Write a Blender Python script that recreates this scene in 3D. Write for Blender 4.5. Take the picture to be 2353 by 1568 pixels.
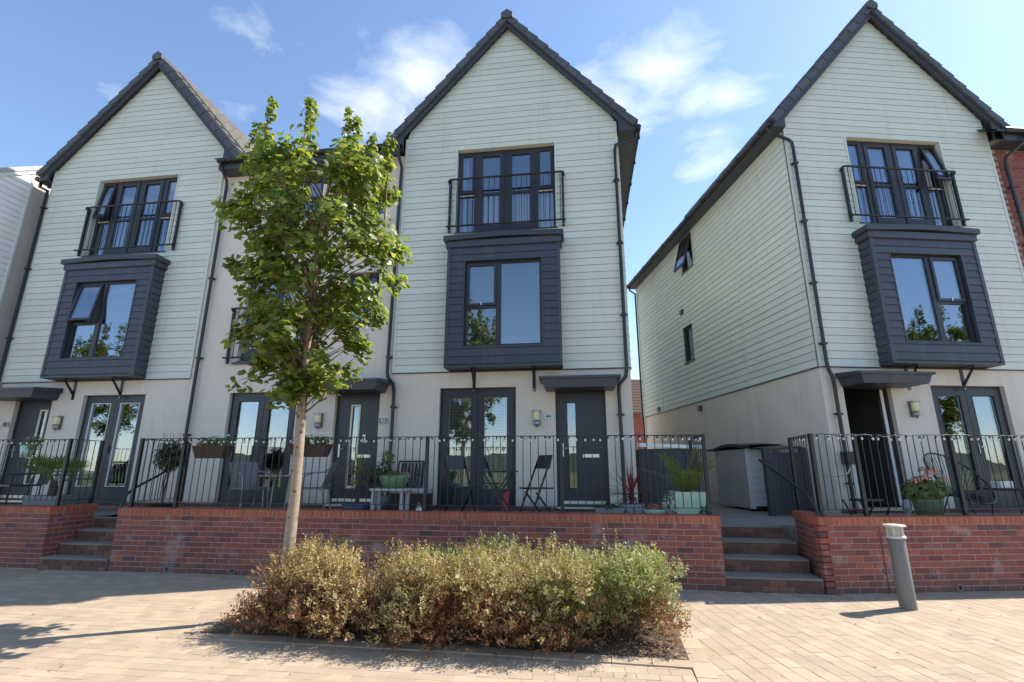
import bpy, math, random
from mathutils import Matrix, Vector
R = math.radians
random.seed(7)
S = bpy.context.scene
for o in list(bpy.data.objects): bpy.data.objects.remove(o)
COL = S.collection

# ------------------------------------------------------------------ camera, sky, sun, exposure
EYE, PITCH, ROLL, FPX = 1.549, R(14.341), R(-0.088), 1143.4588
cam = bpy.data.cameras.new('camera'); cam.sensor_width = 36; cam.lens = 36*FPX/2353
cam.clip_start = .05; cam.clip_end = 2000
co = bpy.data.objects.new('camera', cam); COL.objects.link(co)
co.matrix_world = Matrix.Translation((0, 0, EYE)) @ Matrix.Rotation(R(90)+PITCH, 4, 'X') @ Matrix.Rotation(-ROLL, 4, 'Z')
S.camera = co
SUN_AZ, SUN_EL = R(18), R(46)           # direction towards the sun, measured from +X towards +Y
sdir = Vector((math.cos(SUN_EL)*math.cos(SUN_AZ), math.cos(SUN_EL)*math.sin(SUN_AZ), math.sin(SUN_EL)))
sl = bpy.data.lights.new('sun', 'SUN'); sl.energy = 5.0; sl.angle = R(.53); sl.color = (1, .93, .83)
so = bpy.data.objects.new('sun', sl); COL.objects.link(so)
so.rotation_euler = sdir.to_track_quat('Z', 'Y').to_euler(); so.location = (20, 10, 30)
S.view_settings.view_transform = 'Standard'; S.view_settings.look = 'None'
S.view_settings.exposure = 0.88; S.view_settings.gamma = 1
S.view_settings.use_curve_mapping = False
W = bpy.data.worlds.new('World'); S.world = W; W.use_nodes = True
wt = W.node_tree; wn = wt.nodes; wl = wt.links; wn.clear()
def N(t, kind, **kw):
    n = t.nodes.new(kind)
    for k, v in kw.items(): setattr(n, k, v)
    return n
def math_(t, op, a, b=None, clamp=False):
    n = N(t, 'ShaderNodeMath', operation=op, use_clamp=clamp)
    for i, v in enumerate((a, b)):
        if v is None: continue
        if isinstance(v, (int, float)): n.inputs[i].default_value = v
        else: t.links.new(v, n.inputs[i])
    return n.outputs[0]
sky = N(wt, 'ShaderNodeTexSky', sky_type='NISHITA', sun_disc=False)
sky.sun_elevation = SUN_EL; sky.sun_rotation = R(90)-SUN_AZ
sky.air_density = 1.0; sky.dust_density = .25; sky.ozone_density = 2.4; sky.altitude = 10
tc = N(wt, 'ShaderNodeTexCoord'); sep = N(wt, 'ShaderNodeSeparateXYZ'); wl.new(tc.outputs['Generated'], sep.inputs[0])
zz = math_(wt, 'MAXIMUM', sep.outputs[2], .03)
px, py = math_(wt, 'DIVIDE', sep.outputs[0], zz), math_(wt, 'DIVIDE', sep.outputs[1], zz)
cmb = N(wt, 'ShaderNodeCombineXYZ'); wl.new(px, cmb.inputs[0]); wl.new(py, cmb.inputs[1])
n1 = N(wt, 'ShaderNodeTexNoise'); n1.inputs['Scale'].default_value = 5.2; n1.inputs['Detail'].default_value = 9
n1.inputs['Roughness'].default_value = .58; n1.inputs['Distortion'].default_value = .35; wl.new(cmb.outputs[0], n1.inputs['Vector'])
n2 = N(wt, 'ShaderNodeTexNoise'); n2.inputs['Scale'].default_value = .55; n2.inputs['Detail'].default_value = 2
wl.new(cmb.outputs[0], n2.inputs['Vector'])
cover = math_(wt, 'MULTIPLY', math_(wt, 'SUBTRACT', n2.outputs['Fac'], .56), 1.6)      # thin scattered cloud everywhere
tot = math_(wt, 'MAXIMUM', cover, 0.0)
for cx, cy, r, a in ((-.25, 1.10, .19, .58), (-.40, 1.22, .18, .52), (.37, 1.08, .16, .60), (.30, 1.20, .19, .58), (.57, 1.16, .15, .50), (.62, 1.33, .10, .42),
                     (.67, 1.50, .13, .40), (-.62, .95, .16, .26), (-.80, 1.2, .10, .22), (-1.12, 1.16, .09, .22), (1.6, -.5, .5, .5), (-1.4, -1.2, .6, .5), (.3, -2.0, .5, .5)):
    d = N(wt, 'ShaderNodeVectorMath', operation='DISTANCE'); wl.new(cmb.outputs[0], d.inputs[0]); d.inputs[1].default_value = (cx, cy, 0)
    g = math_(wt, 'MULTIPLY', math_(wt, 'SUBTRACT', 1.0, math_(wt, 'DIVIDE', d.outputs['Value'], r*1.5), True), a)
    tot = math_(wt, 'MAXIMUM', tot, g)
mask = math_(wt, 'MULTIPLY', math_(wt, 'SUBTRACT', math_(wt, 'ADD', tot, math_(wt, 'MULTIPLY', n1.outputs['Fac'], 1.0)), .70), 1.9, True)
mask = math_(wt, 'MULTIPLY', mask, math_(wt, 'MINIMUM', math_(wt, 'MULTIPLY', tot, 6.0), 1.0))
bg = N(wt, 'ShaderNodeBackground'); bg.inputs['Strength'].default_value = .15; wl.new(sky.outputs[0], bg.inputs[0])
bc = N(wt, 'ShaderNodeBackground'); bc.inputs['Color'].default_value = (.93, .97, 1, 1); bc.inputs['Strength'].default_value = .82
mx = N(wt, 'ShaderNodeMixShader'); wl.new(math_(wt, 'MULTIPLY', mask, .8), mx.inputs[0]); wl.new(bg.outputs[0], mx.inputs[1]); wl.new(bc.outputs[0], mx.inputs[2])
wo = N(wt, 'ShaderNodeOutputWorld'); wl.new(mx.outputs[0], wo.inputs[0])

# ------------------------------------------------------------------ frames: terrace A (left and middle), terrace B (right)
FR = {'A': (R(7.815), 9.4), 'B': (R(-4.604), 8.5623)}
def wpt(b, s, off, z=0.):
    y, d = FR[b]
    return Vector((math.sin(y)*(d-off)+math.cos(y)*s, math.cos(y)*(d-off)-math.sin(y)*s, z))
def ray(u, v):
    X, Y = (u-1176.5)/FPX, (784-v)/FPX
    c, s = math.cos(-ROLL), math.sin(-ROLL); X, Y = X*c-Y*s, X*s+Y*c
    c, s = math.cos(PITCH), math.sin(PITCH)
    return Vector((X, c-Y*s, s+Y*c))
def at_depth(u, v, y): r = ray(u, v); return r*(y/r.y)+Vector((0, 0, EYE))
def on_plane(b, u, v, off):
    y, d = FR[b]; n = Vector((math.sin(y), math.cos(y), 0)); t = Vector((math.cos(y), -math.sin(y), 0))
    r = ray(u, v); P = r*((d-off)/r.dot(n)); return P.dot(t), P.z+EYE
def on_ground(u, v, z=0.): r = ray(u, v); return r*((z-EYE)/r.z)+Vector((0, 0, EYE))

# ------------------------------------------------------------------ materials
MATS = {}
def mat(name, col, rough=.6, var=.12, scale=6., bump=0., bscale=40., rnd=0., isl=False, metal=0., spec=.5, ramp=None, stain=None, trans=0., stretch=(1, 1, 1), damp=None):
    m = bpy.data.materials.new(name); m.use_nodes = True; t = m.node_tree; L = t.links
    p = t.nodes['Principled BSDF']; p.inputs['Roughness'].default_value = rough; p.inputs['Metallic'].default_value = metal
    p.inputs['Specular IOR Level'].default_value = spec
    geo = N(t, 'ShaderNodeNewGeometry'); oi = N(t, 'ShaderNodeObjectInfo')
    mp = N(t, 'ShaderNodeMapping'); mp.inputs['Scale'].default_value = stretch; L.new(geo.outputs['Position'], mp.inputs[0])
    no = N(t, 'ShaderNodeTexNoise'); no.inputs['Scale'].default_value = scale; no.inputs['Detail'].default_value = 5; L.new(mp.outputs[0], no.inputs['Vector'])
    rv = oi.outputs['Random']
    if isl: rv = math_(t, 'FRACT', math_(t, 'ADD', oi.outputs['Random'], math_(t, 'MULTIPLY', geo.outputs['Random Per Island'], 7.31)))
    if ramp:
        cr = N(t, 'ShaderNodeValToRGB'); cr.color_ramp.interpolation = 'LINEAR'; e = cr.color_ramp.elements
        while len(e) < len(ramp): e.new(.5)
        for i, c in enumerate(ramp): e[i].position = i/(len(ramp)-1); e[i].color = (*c, 1)
        L.new(rv, cr.inputs[0]); base = cr.outputs[0]
    else:
        rgb = N(t, 'ShaderNodeRGB'); rgb.outputs[0].default_value = (*col, 1); base = rgb.outputs[0]
    f = math_(t, 'ADD', math_(t, 'MULTIPLY', math_(t, 'SUBTRACT', no.outputs['Fac'], .5), 2*var), 1.0)
    if rnd: f = math_(t, 'MULTIPLY', f, math_(t, 'ADD', math_(t, 'MULTIPLY', math_(t, 'SUBTRACT', rv, .5), 2*rnd), 1.0))
    v = N(t, 'ShaderNodeVectorMath', operation='SCALE'); L.new(base, v.inputs[0]); L.new(f, v.inputs['Scale']); out = v.outputs[0]
    if stain:                                        # (colour, noise scale, threshold, strength, stretch)
        sc, ss, th, st, sx = stain
        mp2 = N(t, 'ShaderNodeMapping'); mp2.inputs['Scale'].default_value = sx; L.new(geo.outputs['Position'], mp2.inputs[0])
        n3 = N(t, 'ShaderNodeTexNoise'); n3.inputs['Scale'].default_value = ss; n3.inputs['Detail'].default_value = 6; n3.inputs['Roughness'].default_value = .65; L.new(mp2.outputs[0], n3.inputs['Vector'])
        k = math_(t, 'MULTIPLY', math_(t, 'MULTIPLY', math_(t, 'SUBTRACT', n3.outputs['Fac'], th), 8.0, True), st)
        mi = N(t, 'ShaderNodeMix', data_type='RGBA'); L.new(k, mi.inputs[0]); L.new(out, mi.inputs[6]); mi.inputs[7].default_value = (*sc, 1); out = mi.outputs[2]
    if damp:                                         # grime creeping up from the paving
        sz = N(t, 'ShaderNodeSeparateXYZ'); L.new(geo.outputs['Position'], sz.inputs[0])
        k = math_(t, 'MULTIPLY', math_(t, 'SUBTRACT', math_(t, 'ADD', damp[0], math_(t, 'MULTIPLY', no.outputs['Fac'], damp[1])), sz.outputs[2]), 5.0, True)
        mi = N(t, 'ShaderNodeMix', data_type='RGBA'); L.new(math_(t, 'MULTIPLY', k, damp[3]), mi.inputs[0]); L.new(out, mi.inputs[6]); mi.inputs[7].default_value = (*damp[2], 1); out = mi.outputs[2]
    L.new(out, p.inputs['Base Color'])
    if bump:
        nb = N(t, 'ShaderNodeTexNoise'); nb.inputs['Scale'].default_value = bscale; nb.inputs['Detail'].default_value = 4; L.new(mp.outputs[0], nb.inputs['Vector'])
        b = N(t, 'ShaderNodeBump'); b.inputs['Strength'].default_value = bump; b.inputs['Distance'].default_value = .004; L.new(nb.outputs['Fac'], b.inputs['Height']); L.new(b.outputs[0], p.inputs['Normal'])
    if trans:
        tr = N(t, 'ShaderNodeBsdfTranslucent'); tv = N(t, 'ShaderNodeVectorMath', operation='MULTIPLY'); L.new(out, tv.inputs[0]); tv.inputs[1].default_value = (2.0, 1.9, 1.3) if isl else (1, 1, 1); L.new(tv.outputs[0], tr.inputs[0]); ms = N(t, 'ShaderNodeMixShader'); ms.inputs[0].default_value = trans
        L.new(p.outputs[0], ms.inputs[1]); L.new(tr.outputs[0], ms.inputs[2]); L.new(ms.outputs[0], t.nodes['Material Output'].inputs[0])
    MATS[name] = m; return m
SAGE = mat('sage_weatherboard', (.61, .645, .57), .55, .06, 3, .25, 60, rnd=.04, stain=((.43, .46, .37), 1.6, .54, .22, (3.5, 3.5, .25)), stretch=(1, 1, 6))
PALE = mat('pale_weatherboard', (.84, .83, .79), .55, .05, 3, .2, 60, rnd=.03)  # white boards, whitened further in place of sun that misses this gable
DARKB = mat('lap_shadow_membrane', (.09, .10, .09), .9, .1, 5)  # backing membrane coloured dark to deepen the shadow lines between boards
SAGET = mat('sage_trim', (.61, .645, .58), .45, .04, 3)
RENDER = mat('beige_render', (.68, .615, .535), .85, .06, 2.2, .5, 260, stain=((.48, .43, .37), 1.5, .53, .28, (2.5, 2.5, .3)), damp=(.86, .40, (.36, .31, .25), .5))
ANTH = mat('anthracite_board', (.047, .053, .073), .5, .14, 4, .3, 60, rnd=.10, stretch=(1, 1, 6), stain=((.105, .105, .11), 1.7, .53, .4, (4, 4, .3)))
ANTHT = mat('anthracite_trim', (.044, .050, .068), .45, .14, 6, .1, 80, stain=((.11, .11, .11), 2.5, .56, .4, (2, 2, 1)))
BARGE = mat('anthracite_barge', (.040, .043, .054), .45, .10, 3)
GUT = mat('black_plastic', (.016, .015, .018), .35, .15, 5)
FRAME = mat('dark_window_frame', (.026, .023, .029), .42, .15, 30, .15, 90)
DOORM = mat('dark_blue_door', (.023, .027, .042), .38, .08, 8)
IRON = mat('black_iron', (.012, .012, .014), .4, .15, 20)
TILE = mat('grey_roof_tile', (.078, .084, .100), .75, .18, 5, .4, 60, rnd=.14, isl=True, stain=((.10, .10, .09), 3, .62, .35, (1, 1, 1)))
TILEL = mat('sunlit_roof_tile', (.13, .115, .095), .8, .2, 6, .4, 60, rnd=.16, isl=True)  # lighter, warmer copy of the roof tile, sunlight put into its colour
BRICKR = ((.185, .056, .046), (.290, .078, .054), (.215, .072, .060), (.345, .098, .060), (.130, .055, .054), (.300, .088, .060), (.195, .062, .054), (.265, .070, .050), (.100, .046, .046))
BRICK = mat('red_brick', (1, 1, 1), .85, .22, 24, .6, 120, isl=True, ramp=BRICKR, rnd=.12, stain=((.50, .43, .40), 2.4, .565, .42, (1, 1, 1.2)), damp=(.05, .22, (.075, .066, .05), .75))
COPING = mat('orange_coping_brick', (1, 1, 1), .8, .18, 20, .5, 120, isl=True, ramp=((.34, .085, .040), (.42, .115, .055), (.29, .075, .040), (.38, .10, .05)), rnd=.1)
STEPB = mat('dirty_step_brick', (1, 1, 1), .9, .25, 14, .6, 90, isl=True, ramp=((.165, .080, .058), (.12, .062, .048), (.20, .092, .062)), rnd=.15, stain=((.06, .055, .03), 3, .55, .5, (1, 1, 1)))
MORTAR = mat('mortar', (.37, .285, .245), .95, .15, 14, .5, 160)
STEPM = mat('grimy_mortar', (.20, .165, .14), .95, .2, 14, .5, 160)
SLAB = mat('grey_slab', (.235, .205, .165), .9, .22, 4, .5, 90, stain=((.10, .10, .08), 2.5, .56, .5, (1, 1, 1)))
PAVE = mat('buff_paving', (1, 1, 1), .9, .14, 5, .5, 130, isl=True, ramp=((.375, .285, .195), (.39, .30, .21), (.355, .275, .195), (.40, .315, .225), (.375, .285, .20)), rnd=.08, stain=((.25, .20, .155), 1.3, .55, .45, (1, 1, 1)))
SAND = mat('joint_sand', (.34, .265, .185), .95, .25, 9, .4, 200)
GROUNDM = mat('paved_ground', (.40, .33, .26), .95, .2, .6, .3, 60)
GRASSM = mat('park_grass', (.085, .105, .03), .95, .35, .5, .4, 30, stain=((.26, .22, .10), .12, .5, .7, (1, 1, 1)))
SOIL = mat('dry_mulch', (.10, .065, .040), .95, .45, 22, .9, 90, stain=((.20, .13, .075), 14, .52, .7, (1, 1, 1)))
LITTER = mat('leaf_litter', (1, 1, 1), .85, .2, 30, isl=True, ramp=((.28, .15, .07), (.42, .27, .15), (.17, .085, .045), (.34, .20, .09), (.46, .34, .22)))
WHITEM = mat('white_paint', (.74, .75, .73), .5, .05, 6)
CURT = mat('white_curtain', (.72, .74, .78), .8, .06, 8, trans=.25)
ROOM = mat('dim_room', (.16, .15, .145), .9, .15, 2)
SILVER = mat('brushed_steel', (.62, .62, .62), .28, .06, 30, metal=1.)
CREAM = mat('cream_surround', (.70, .66, .52), .5, .05, 9)
LAMPM = mat('cream_lamp_glass', (.72, .68, .40), .35, .05, 9)
BULB = mat('clear_bulb', (.62, .62, .60), .08, .02, 9, spec=.9)
BARK = mat('maple_bark', (.30, .23, .165), .85, .38, 11, 1.0, 30, stain=((.12, .085, .06), 9, .55, .8, (1, 1, .45)), stretch=(1, 1, 3))
TWIG = mat('brown_twig', (.13, .085, .055), .85, .25, 20)
LEAF = mat('maple_leaf', (1, 1, 1), .42, .15, 9, isl=True, ramp=((.080, .122, .022), (.140, .195, .034), (.065, .102, .022), (.215, .260, .050), (.110, .160, .028), (.270, .270, .075)), trans=.5, spec=.55)
SHL = {k: mat('shrub_leaf_'+k, (1, 1, 1), .55, .15, 12, isl=True, ramp=r, trans=.3) for k, r in {
    'rust': ((.25, .11, .045), (.18, .08, .032), (.32, .17, .08), (.14, .08, .035), (.21, .13, .05)),
    'brown': ((.35, .25, .10), (.42, .33, .15), (.27, .25, .08), (.45, .36, .19), (.27, .16, .065), (.33, .31, .11)),
    'mixed': ((.31, .28, .10), (.38, .30, .14), (.21, .25, .065), (.40, .33, .17), (.26, .16, .06), (.26, .29, .085)),
    'green': ((.17, .23, .055), (.23, .29, .09), (.31, .29, .11), (.20, .26, .07), (.36, .31, .16), (.13, .19, .05))}.items()}
SEED = mat('dry_flower_head', (1, 1, 1), .9, .2, 30, isl=True, ramp=((.36, .24, .15), (.46, .34, .23), (.30, .18, .10)))
LEAFD = mat('dark_shrub_leaf', (1, 1, 1), .45, .15, 9, isl=True, ramp=((.022, .042, .012), (.035, .055, .016), (.05, .06, .02), (.028, .048, .016)), trans=.25)
PALMG = mat('palm_leaf', (1, 1, 1), .5, .15, 9, isl=True, ramp=((.085, .15, .026), (.12, .185, .035), (.18, .21, .05), (.10, .15, .03)), trans=.3)
YUCCA = mat('yellow_green_leaf', (1, 1, 1), .5, .15, 9, isl=True, ramp=((.13, .15, .03), (.22, .21, .05), (.09, .12, .03), (.26, .24, .09)), trans=.3)
REDL = mat('red_cordyline_leaf', (1, 1, 1), .5, .15, 9, isl=True, ramp=((.22, .025, .035), (.14, .02, .03), (.30, .07, .07), (.10, .03, .03)), trans=.3)
PALEL = mat('silver_leaf', (.55, .56, .52), .7, .12, 20, trans=.2)
FLOW = mat('white_flower', (.80, .80, .76), .7, .06, 30, trans=.2)
PURP = mat('purple_flower', (.16, .14, .30), .7, .1, 30)
PINK = mat('faded_pink_flower', (1, 1, 1), .8, .1, 30, isl=True, ramp=((.52, .26, .20), (.60, .34, .22), (.45, .20, .17)))
MINT = mat('mint_glaze', (.36, .56, .47), .35, .05, 12)
GREENP = mat('green_plastic', (.11, .23, .12), .4, .06, 12)
DGREEN = mat('sage_pot', (.13, .20, .11), .5, .1, 12)
BLUEP = mat('dark_blue_glaze', (.030, .042, .085), .35, .12, 8)
GREYP = mat('grey_pot', (.20, .23, .26), .6, .1, 12)
TERRA = mat('terracotta', (.36, .15, .085), .8, .12, 12)
RATTAN = mat('dark_rattan', (.035, .028, .024), .7, .3, 60, .8, 120)
WICKER = mat('brown_wicker', (.065, .04, .028), .75, .3, 50, .8, 120)
LIGHTW = mat('pale_woven_chair', (.19, .185, .175), .7, .12, 60, .5, 140)
STEELT = mat('grey_tube', (.30, .30, .30), .35, .05, 20, metal=.6)
CUSH = mat('grey_cushion', (.42, .42, .45), .9, .08, 20)
GREYW = mat('grey_wood', (.42, .42, .42), .75, .15, 12, .3, 60, stretch=(1, 1, .2))
DARKW = mat('dark_stained_wood', (.045, .047, .055), .7, .2, 10, .4, 60, rnd=.15, stretch=(1, 1, .2))
STOREW = mat('weathered_timber', (.36, .35, .33), .8, .16, 14, .4, 70, rnd=.06, stretch=(2, 2, .15))
REDM = mat('red_plastic', (.50, .035, .03), .4, .05, 10)
BOLG = mat('taupe_powder_coat', (.18, .165, .142), .45, .10, 7, .1, 200, stain=((.24, .22, .19), 5, .62, .3, (1, 1, .3)))
BOLW = mat('cream_aluminium', (.55, .52, .45), .4, .05, 9)
LENS = mat('frosted_lens', (.60, .54, .46), .3, .05, 9, trans=.4)
TEALP = mat('teal_plate', (.16, .24, .26), .4, .05, 9)
MINTPL = mat('pale_plate', (.58, .68, .64), .4, .05, 9)
STONEPL = mat('stone_plate', (.36, .36, .36), .6, .1, 20)
BLACKT = mat('black_lettering', (.02, .02, .025), .5, .02, 9)
DISH = mat('grey_dish', (.50, .50, .49), .45, .05, 9)
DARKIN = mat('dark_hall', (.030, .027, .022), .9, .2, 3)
HILLM = mat('far_hill', (.05, .065, .04), .95, .25, .05)
def glass_mat(name, refl, tint):
    m = bpy.data.materials.new(name); m.use_nodes = True; t = m.node_tree; t.nodes.clear(); L = t.links
    tr = N(t, 'ShaderNodeBsdfTransparent'); tr.inputs[0].default_value = (*tint, 1)
    gl = N(t, 'ShaderNodeBsdfGlossy'); gl.inputs['Roughness'].default_value = .004; gl.inputs[0].default_value = (.86, .92, 1, 1)
    geo = N(t, 'ShaderNodeNewGeometry'); no = N(t, 'ShaderNodeTexNoise'); no.inputs['Scale'].default_value = 2.2; L.new(geo.outputs['Position'], no.inputs['Vector'])
    b = N(t, 'ShaderNodeBump'); b.inputs['Strength'].default_value = .10; b.inputs['Distance'].default_value = .01; L.new(no.outputs['Fac'], b.inputs['Height']); L.new(b.outputs[0], gl.inputs['Normal'])
    lw = N(t, 'ShaderNodeLayerWeight'); lw.inputs[0].default_value = .35
    f = math_(t, 'ADD', math_(t, 'MULTIPLY', lw.outputs['Fresnel'], .8), refl, True)
    ms = N(t, 'ShaderNodeMixShader'); L.new(f, ms.inputs[0]); L.new(tr.outputs[0], ms.inputs[1]); L.new(gl.outputs[0], ms.inputs[2])
    o = N(t, 'ShaderNodeOutputMaterial'); L.new(ms.outputs[0], o.inputs[0]); return m
GLASS = glass_mat('window_glass', .13, (.90, .93, .95))

# ------------------------------------------------------------------ mesh helpers
class MB:
    def __init__(s): s.v = []; s.f = []; s.sm = []
    def face(s, pts, smooth=False):
        i = len(s.v); s.v += [tuple(p) for p in pts]; s.f.append(tuple(range(i, i+len(pts)))); s.sm.append(smooth); return s
    def raw(s, vs, fs, smooth=False):
        i = len(s.v); s.v += [tuple(p) for p in vs]; s.f += [tuple(k+i for k in f) for f in fs]; s.sm += [smooth]*len(fs); return s
    def box(s, x0, x1, y0, y1, z0, z1):
        return s.raw([(x0, y0, z0), (x1, y0, z0), (x1, y1, z0), (x0, y1, z0), (x0, y0, z1), (x1, y0, z1), (x1, y1, z1), (x0, y1, z1)],
                     [(0, 1, 5, 4), (1, 2, 6, 5), (2, 3, 7, 6), (3, 0, 4, 7), (4, 5, 6, 7), (3, 2, 1, 0)])
    def chbox(s, x0, x1, y0, y1, z0, z1, c=.004):
        """box whose front (-y) and top edges are chamfered"""
        v = [(x0+c, y0, z0+c), (x1-c, y0, z0+c), (x1-c, y0, z1-c), (x0+c, y0, z1-c), (x0, y0+c, z0), (x1, y0+c, z0), (x1, y0+c, z1), (x0, y0+c, z1),
             (x0, y1, z0), (x1, y1, z0), (x1, y1, z1), (x0, y1, z1)]
        return s.raw(v, [(0, 1, 2, 3), (4, 5, 1, 0), (5, 6, 2, 1), (6, 7, 3, 2), (7, 4, 0, 3), (4, 8, 9, 5), (5, 9, 10, 6), (6, 10, 11, 7), (7, 11, 8, 4)])
    def prism(s, poly, a, b, ax='y'):
        """polygon of (p,q) extruded from a to b; ax y: (x,z), ax x: (y,z), ax z: (x,y)"""
        f = {'y': lambda p, k: (p[0], k, p[1]), 'x': lambda p, k: (k, p[0], p[1]), 'z': lambda p, k: (p[0], p[1], k)}[ax]
        n = len(poly); v = [f(p, a) for p in poly]+[f(p, b) for p in poly]
        fs = [tuple(range(n)), tuple(range(2*n-1, n-1, -1))]+[(i, i+n, (i+1) % n+n, (i+1) % n) for i in range(n)]
        return s.raw(v, fs)
    def tube(s, pts, r, n=8, cap=True, smooth=True):
        pts = [Vector(p) for p in pts]; rs = r if isinstance(r, (list, tuple)) else [r]*len(pts)
        d0 = (pts[1]-pts[0]).normalized(); up = Vector((0, 0, 1)) if abs(d0.z) < .9 else Vector((1, 0, 0)); ux = d0.cross(up).normalized()
        vs = []; m = len(pts)
        for i, p in enumerate(pts):
            d = ((pts[min(i+1, m-1)]-p).normalized()+(p-pts[max(i-1, 0)]).normalized())
            d = d.normalized() if d.length > 1e-6 else d0
            ux = (ux-d*ux.dot(d)); ux = ux.normalized() if ux.length > 1e-6 else d.orthogonal().normalized(); uy = d.cross(ux)
            vs += [p+(ux*math.cos(2*math.pi*k/n)+uy*math.sin(2*math.pi*k/n))*rs[i] for k in range(n)]
        fs = [(i*n+k, i*n+(k+1) % n, (i+1)*n+(k+1) % n, (i+1)*n+k) for i in range(m-1) for k in range(n)]
        s.raw(vs, fs, smooth)
        if cap: s.face(vs[:n][::-1]); s.face(vs[-n:])
        return s
    def lathe(s, prof, n=20, c=(0, 0, 0), sx=1., sy=1., smooth=True):
        vs = [(c[0]+r*sx*math.cos(2*math.pi*k/n), c[1]+r*sy*math.sin(2*math.pi*k/n), c[2]+z) for r, z in prof for k in range(n)]
        return s.raw(vs, [(i*n+k, i*n+(k+1) % n, (i+1)*n+(k+1) % n, (i+1)*n+k) for i in range(len(prof)-1) for k in range(n)], smooth)
    def mesh(s, name, m):
        me = bpy.data.meshes.new(name); me.from_pydata(s.v, [], s.f); me.polygons.foreach_set('use_smooth', s.sm)
        if m: me.materials.append(m)
        me.update(); return me
    def build(s, name, m, parent=None, loc=None, rot=None, **kw):
        return put(name, s.mesh(name, m), parent, loc, rot, **kw)
def put(name, me, parent=None, loc=None, rot=None, **kw):
    o = bpy.data.objects.new(name, me); COL.objects.link(o); o.parent = parent
    if loc is not None: o.location = loc
    if rot is not None: o.rotation_euler = rot
    for k, v in kw.items(): o[k] = v
    return o
def thing(name, label, cat, loc, rz=0., group=None):
    o = put(name, None, None, loc, (0, 0, rz)); o.empty_display_size = .1; o['label'] = label; o['category'] = cat
    if group: o['group'] = group
    return o
def athing(name, label, cat, b, s, off, z=0., group=None, rz=0.):
    return thing(name, label, cat, wpt(b, s, off, z), -FR[b][0]+rz, group)
def B1(*a): return MB().box(*a)
def wall(mb, x0, x1, z0, z1, holes, y=0., rev=.12):
    """front face with openings and their reveals"""
    xs = sorted({x0, x1, *[h[0] for h in holes], *[h[1] for h in holes]}); zs = sorted({z0, z1, *[h[2] for h in holes], *[h[3] for h in holes]})
    for a, b in zip(xs, xs[1:]):
        for c, d in zip(zs, zs[1:]):
            if not any(h[0] <= a and b <= h[1] and h[2] <= c and d <= h[3] for h in holes):
                mb.face([(a, y, c), (b, y, c), (b, y, d), (a, y, d)])
    for h in holes:
        a, b, c, d = h; q = y+rev
        mb.face([(a, y, c), (a, y, d), (a, q, d), (a, q, c)]); mb.face([(b, y, c), (b, q, c), (b, q, d), (b, y, d)])
        mb.face([(a, y, d), (b, y, d), (b, q, d), (a, q, d)]); mb.face([(a, y, c), (a, q, c), (b, q, c), (b, y, c)])
    return mb
PIT = .15
def boards(parent, x0, x1, z0, z1, holes=(), m=SAGE, gable=None, y=0., lab='weatherboard', jx=None, xf=None, prob=.45):
    """overlapping weatherboards, one object per board; xf maps (x,y,z) -> local point"""
    xf = xf or (lambda x, y, z: (x, y, z)); n = int(math.ceil((z1-z0)/PIT-1e-6))
    def lim(z, side):
        if not gable: return x0 if side < 0 else x1
        cx, za, sl = gable; w = max((za-z)/sl, 0)
        return max(x0, cx-w) if side < 0 else min(x1, cx+w)
    for i in range(n):
        za, zb = z0+i*PIT, min(z0+(i+1)*PIT, z1)
        cuts = sorted({za, zb, *[h[k] for h in holes for k in (2, 3) if za+.004 < h[k] < zb-.004]}); cells = []
        for c, d in zip(cuts, cuts[1:]):
            iv = [(lim(c, -1), lim(c, 1), lim(d, -1), lim(d, 1))]
            for h in holes:
                if h[2] <= c+1e-6 and h[3] >= d-1e-6:
                    nv = []
                    for a, b, a2, b2 in iv:
                        if h[1] <= a or h[0] >= b: nv.append((a, b, a2, b2)); continue
                        if h[0] > a: nv.append((a, h[0], a2, h[0]))
                        if h[1] < b: nv.append((h[1], b, h[1], b2))
                    iv = nv
            cells += [(c, d, *q) for q in iv if q[1]-q[0] > .01]
        if len(cuts) == 2 and jx is None:
            out = []
            for c, d, a, b, a2, b2 in cells:
                if b-a > 2.6 and random.random() < prob:
                    j = a+(b-a)*random.uniform(.25, .75); out += [(c, d, a, j-.0015, a2, j-.0015), (c, d, j+.0015, b, j+.0015, b2)]
                else: out.append((c, d, a, b, a2, b2))
            groups = [[q] for q in out]
        elif jx is not None:
            groups = []
            js = [x0]+list(jx)+[x1]
            for u, w in zip(js, js[1:]):
                g = [(c, d, max(a, u+.004), min(b, w-.004), max(a2, u+.004), min(b2, w-.004)) for c, d, a, b, a2, b2 in cells if min(b, w)-max(a, u) > .02]
                if g: groups.append(g)
        else: groups = [cells]
        jit = random.uniform(-.0015, .0015)
        for g in groups:
            mb = MB()
            for c, d, a, b, a2, b2 in g:
                yf = lambda z: y-.027-jit+.012*(z-za)/PIT
                if abs(d-zb) < 1e-6 and d < z1-1e-6: d -= .006
                p = [(a, yf(c), c), (b, yf(c), c), (b2, yf(d), d), (a2, yf(d), d), (a, y, c), (b, y, c), (b2, y, d), (a2, y, d)]
                mb.raw([xf(*q) for q in p], [(0, 1, 2, 3), (0, 4, 5, 1), (1, 5, 6, 2), (3, 7, 4, 0)])
            if g: mb.build(lab, m, parent)
def pane(parent, x0, x1, z0, z1, y, loc=None, rot=None, name='pane'):
    return MB().box(x0, x1, y, y+.008, z0, z1).build(name, GLASS, parent, loc, rot)
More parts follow.
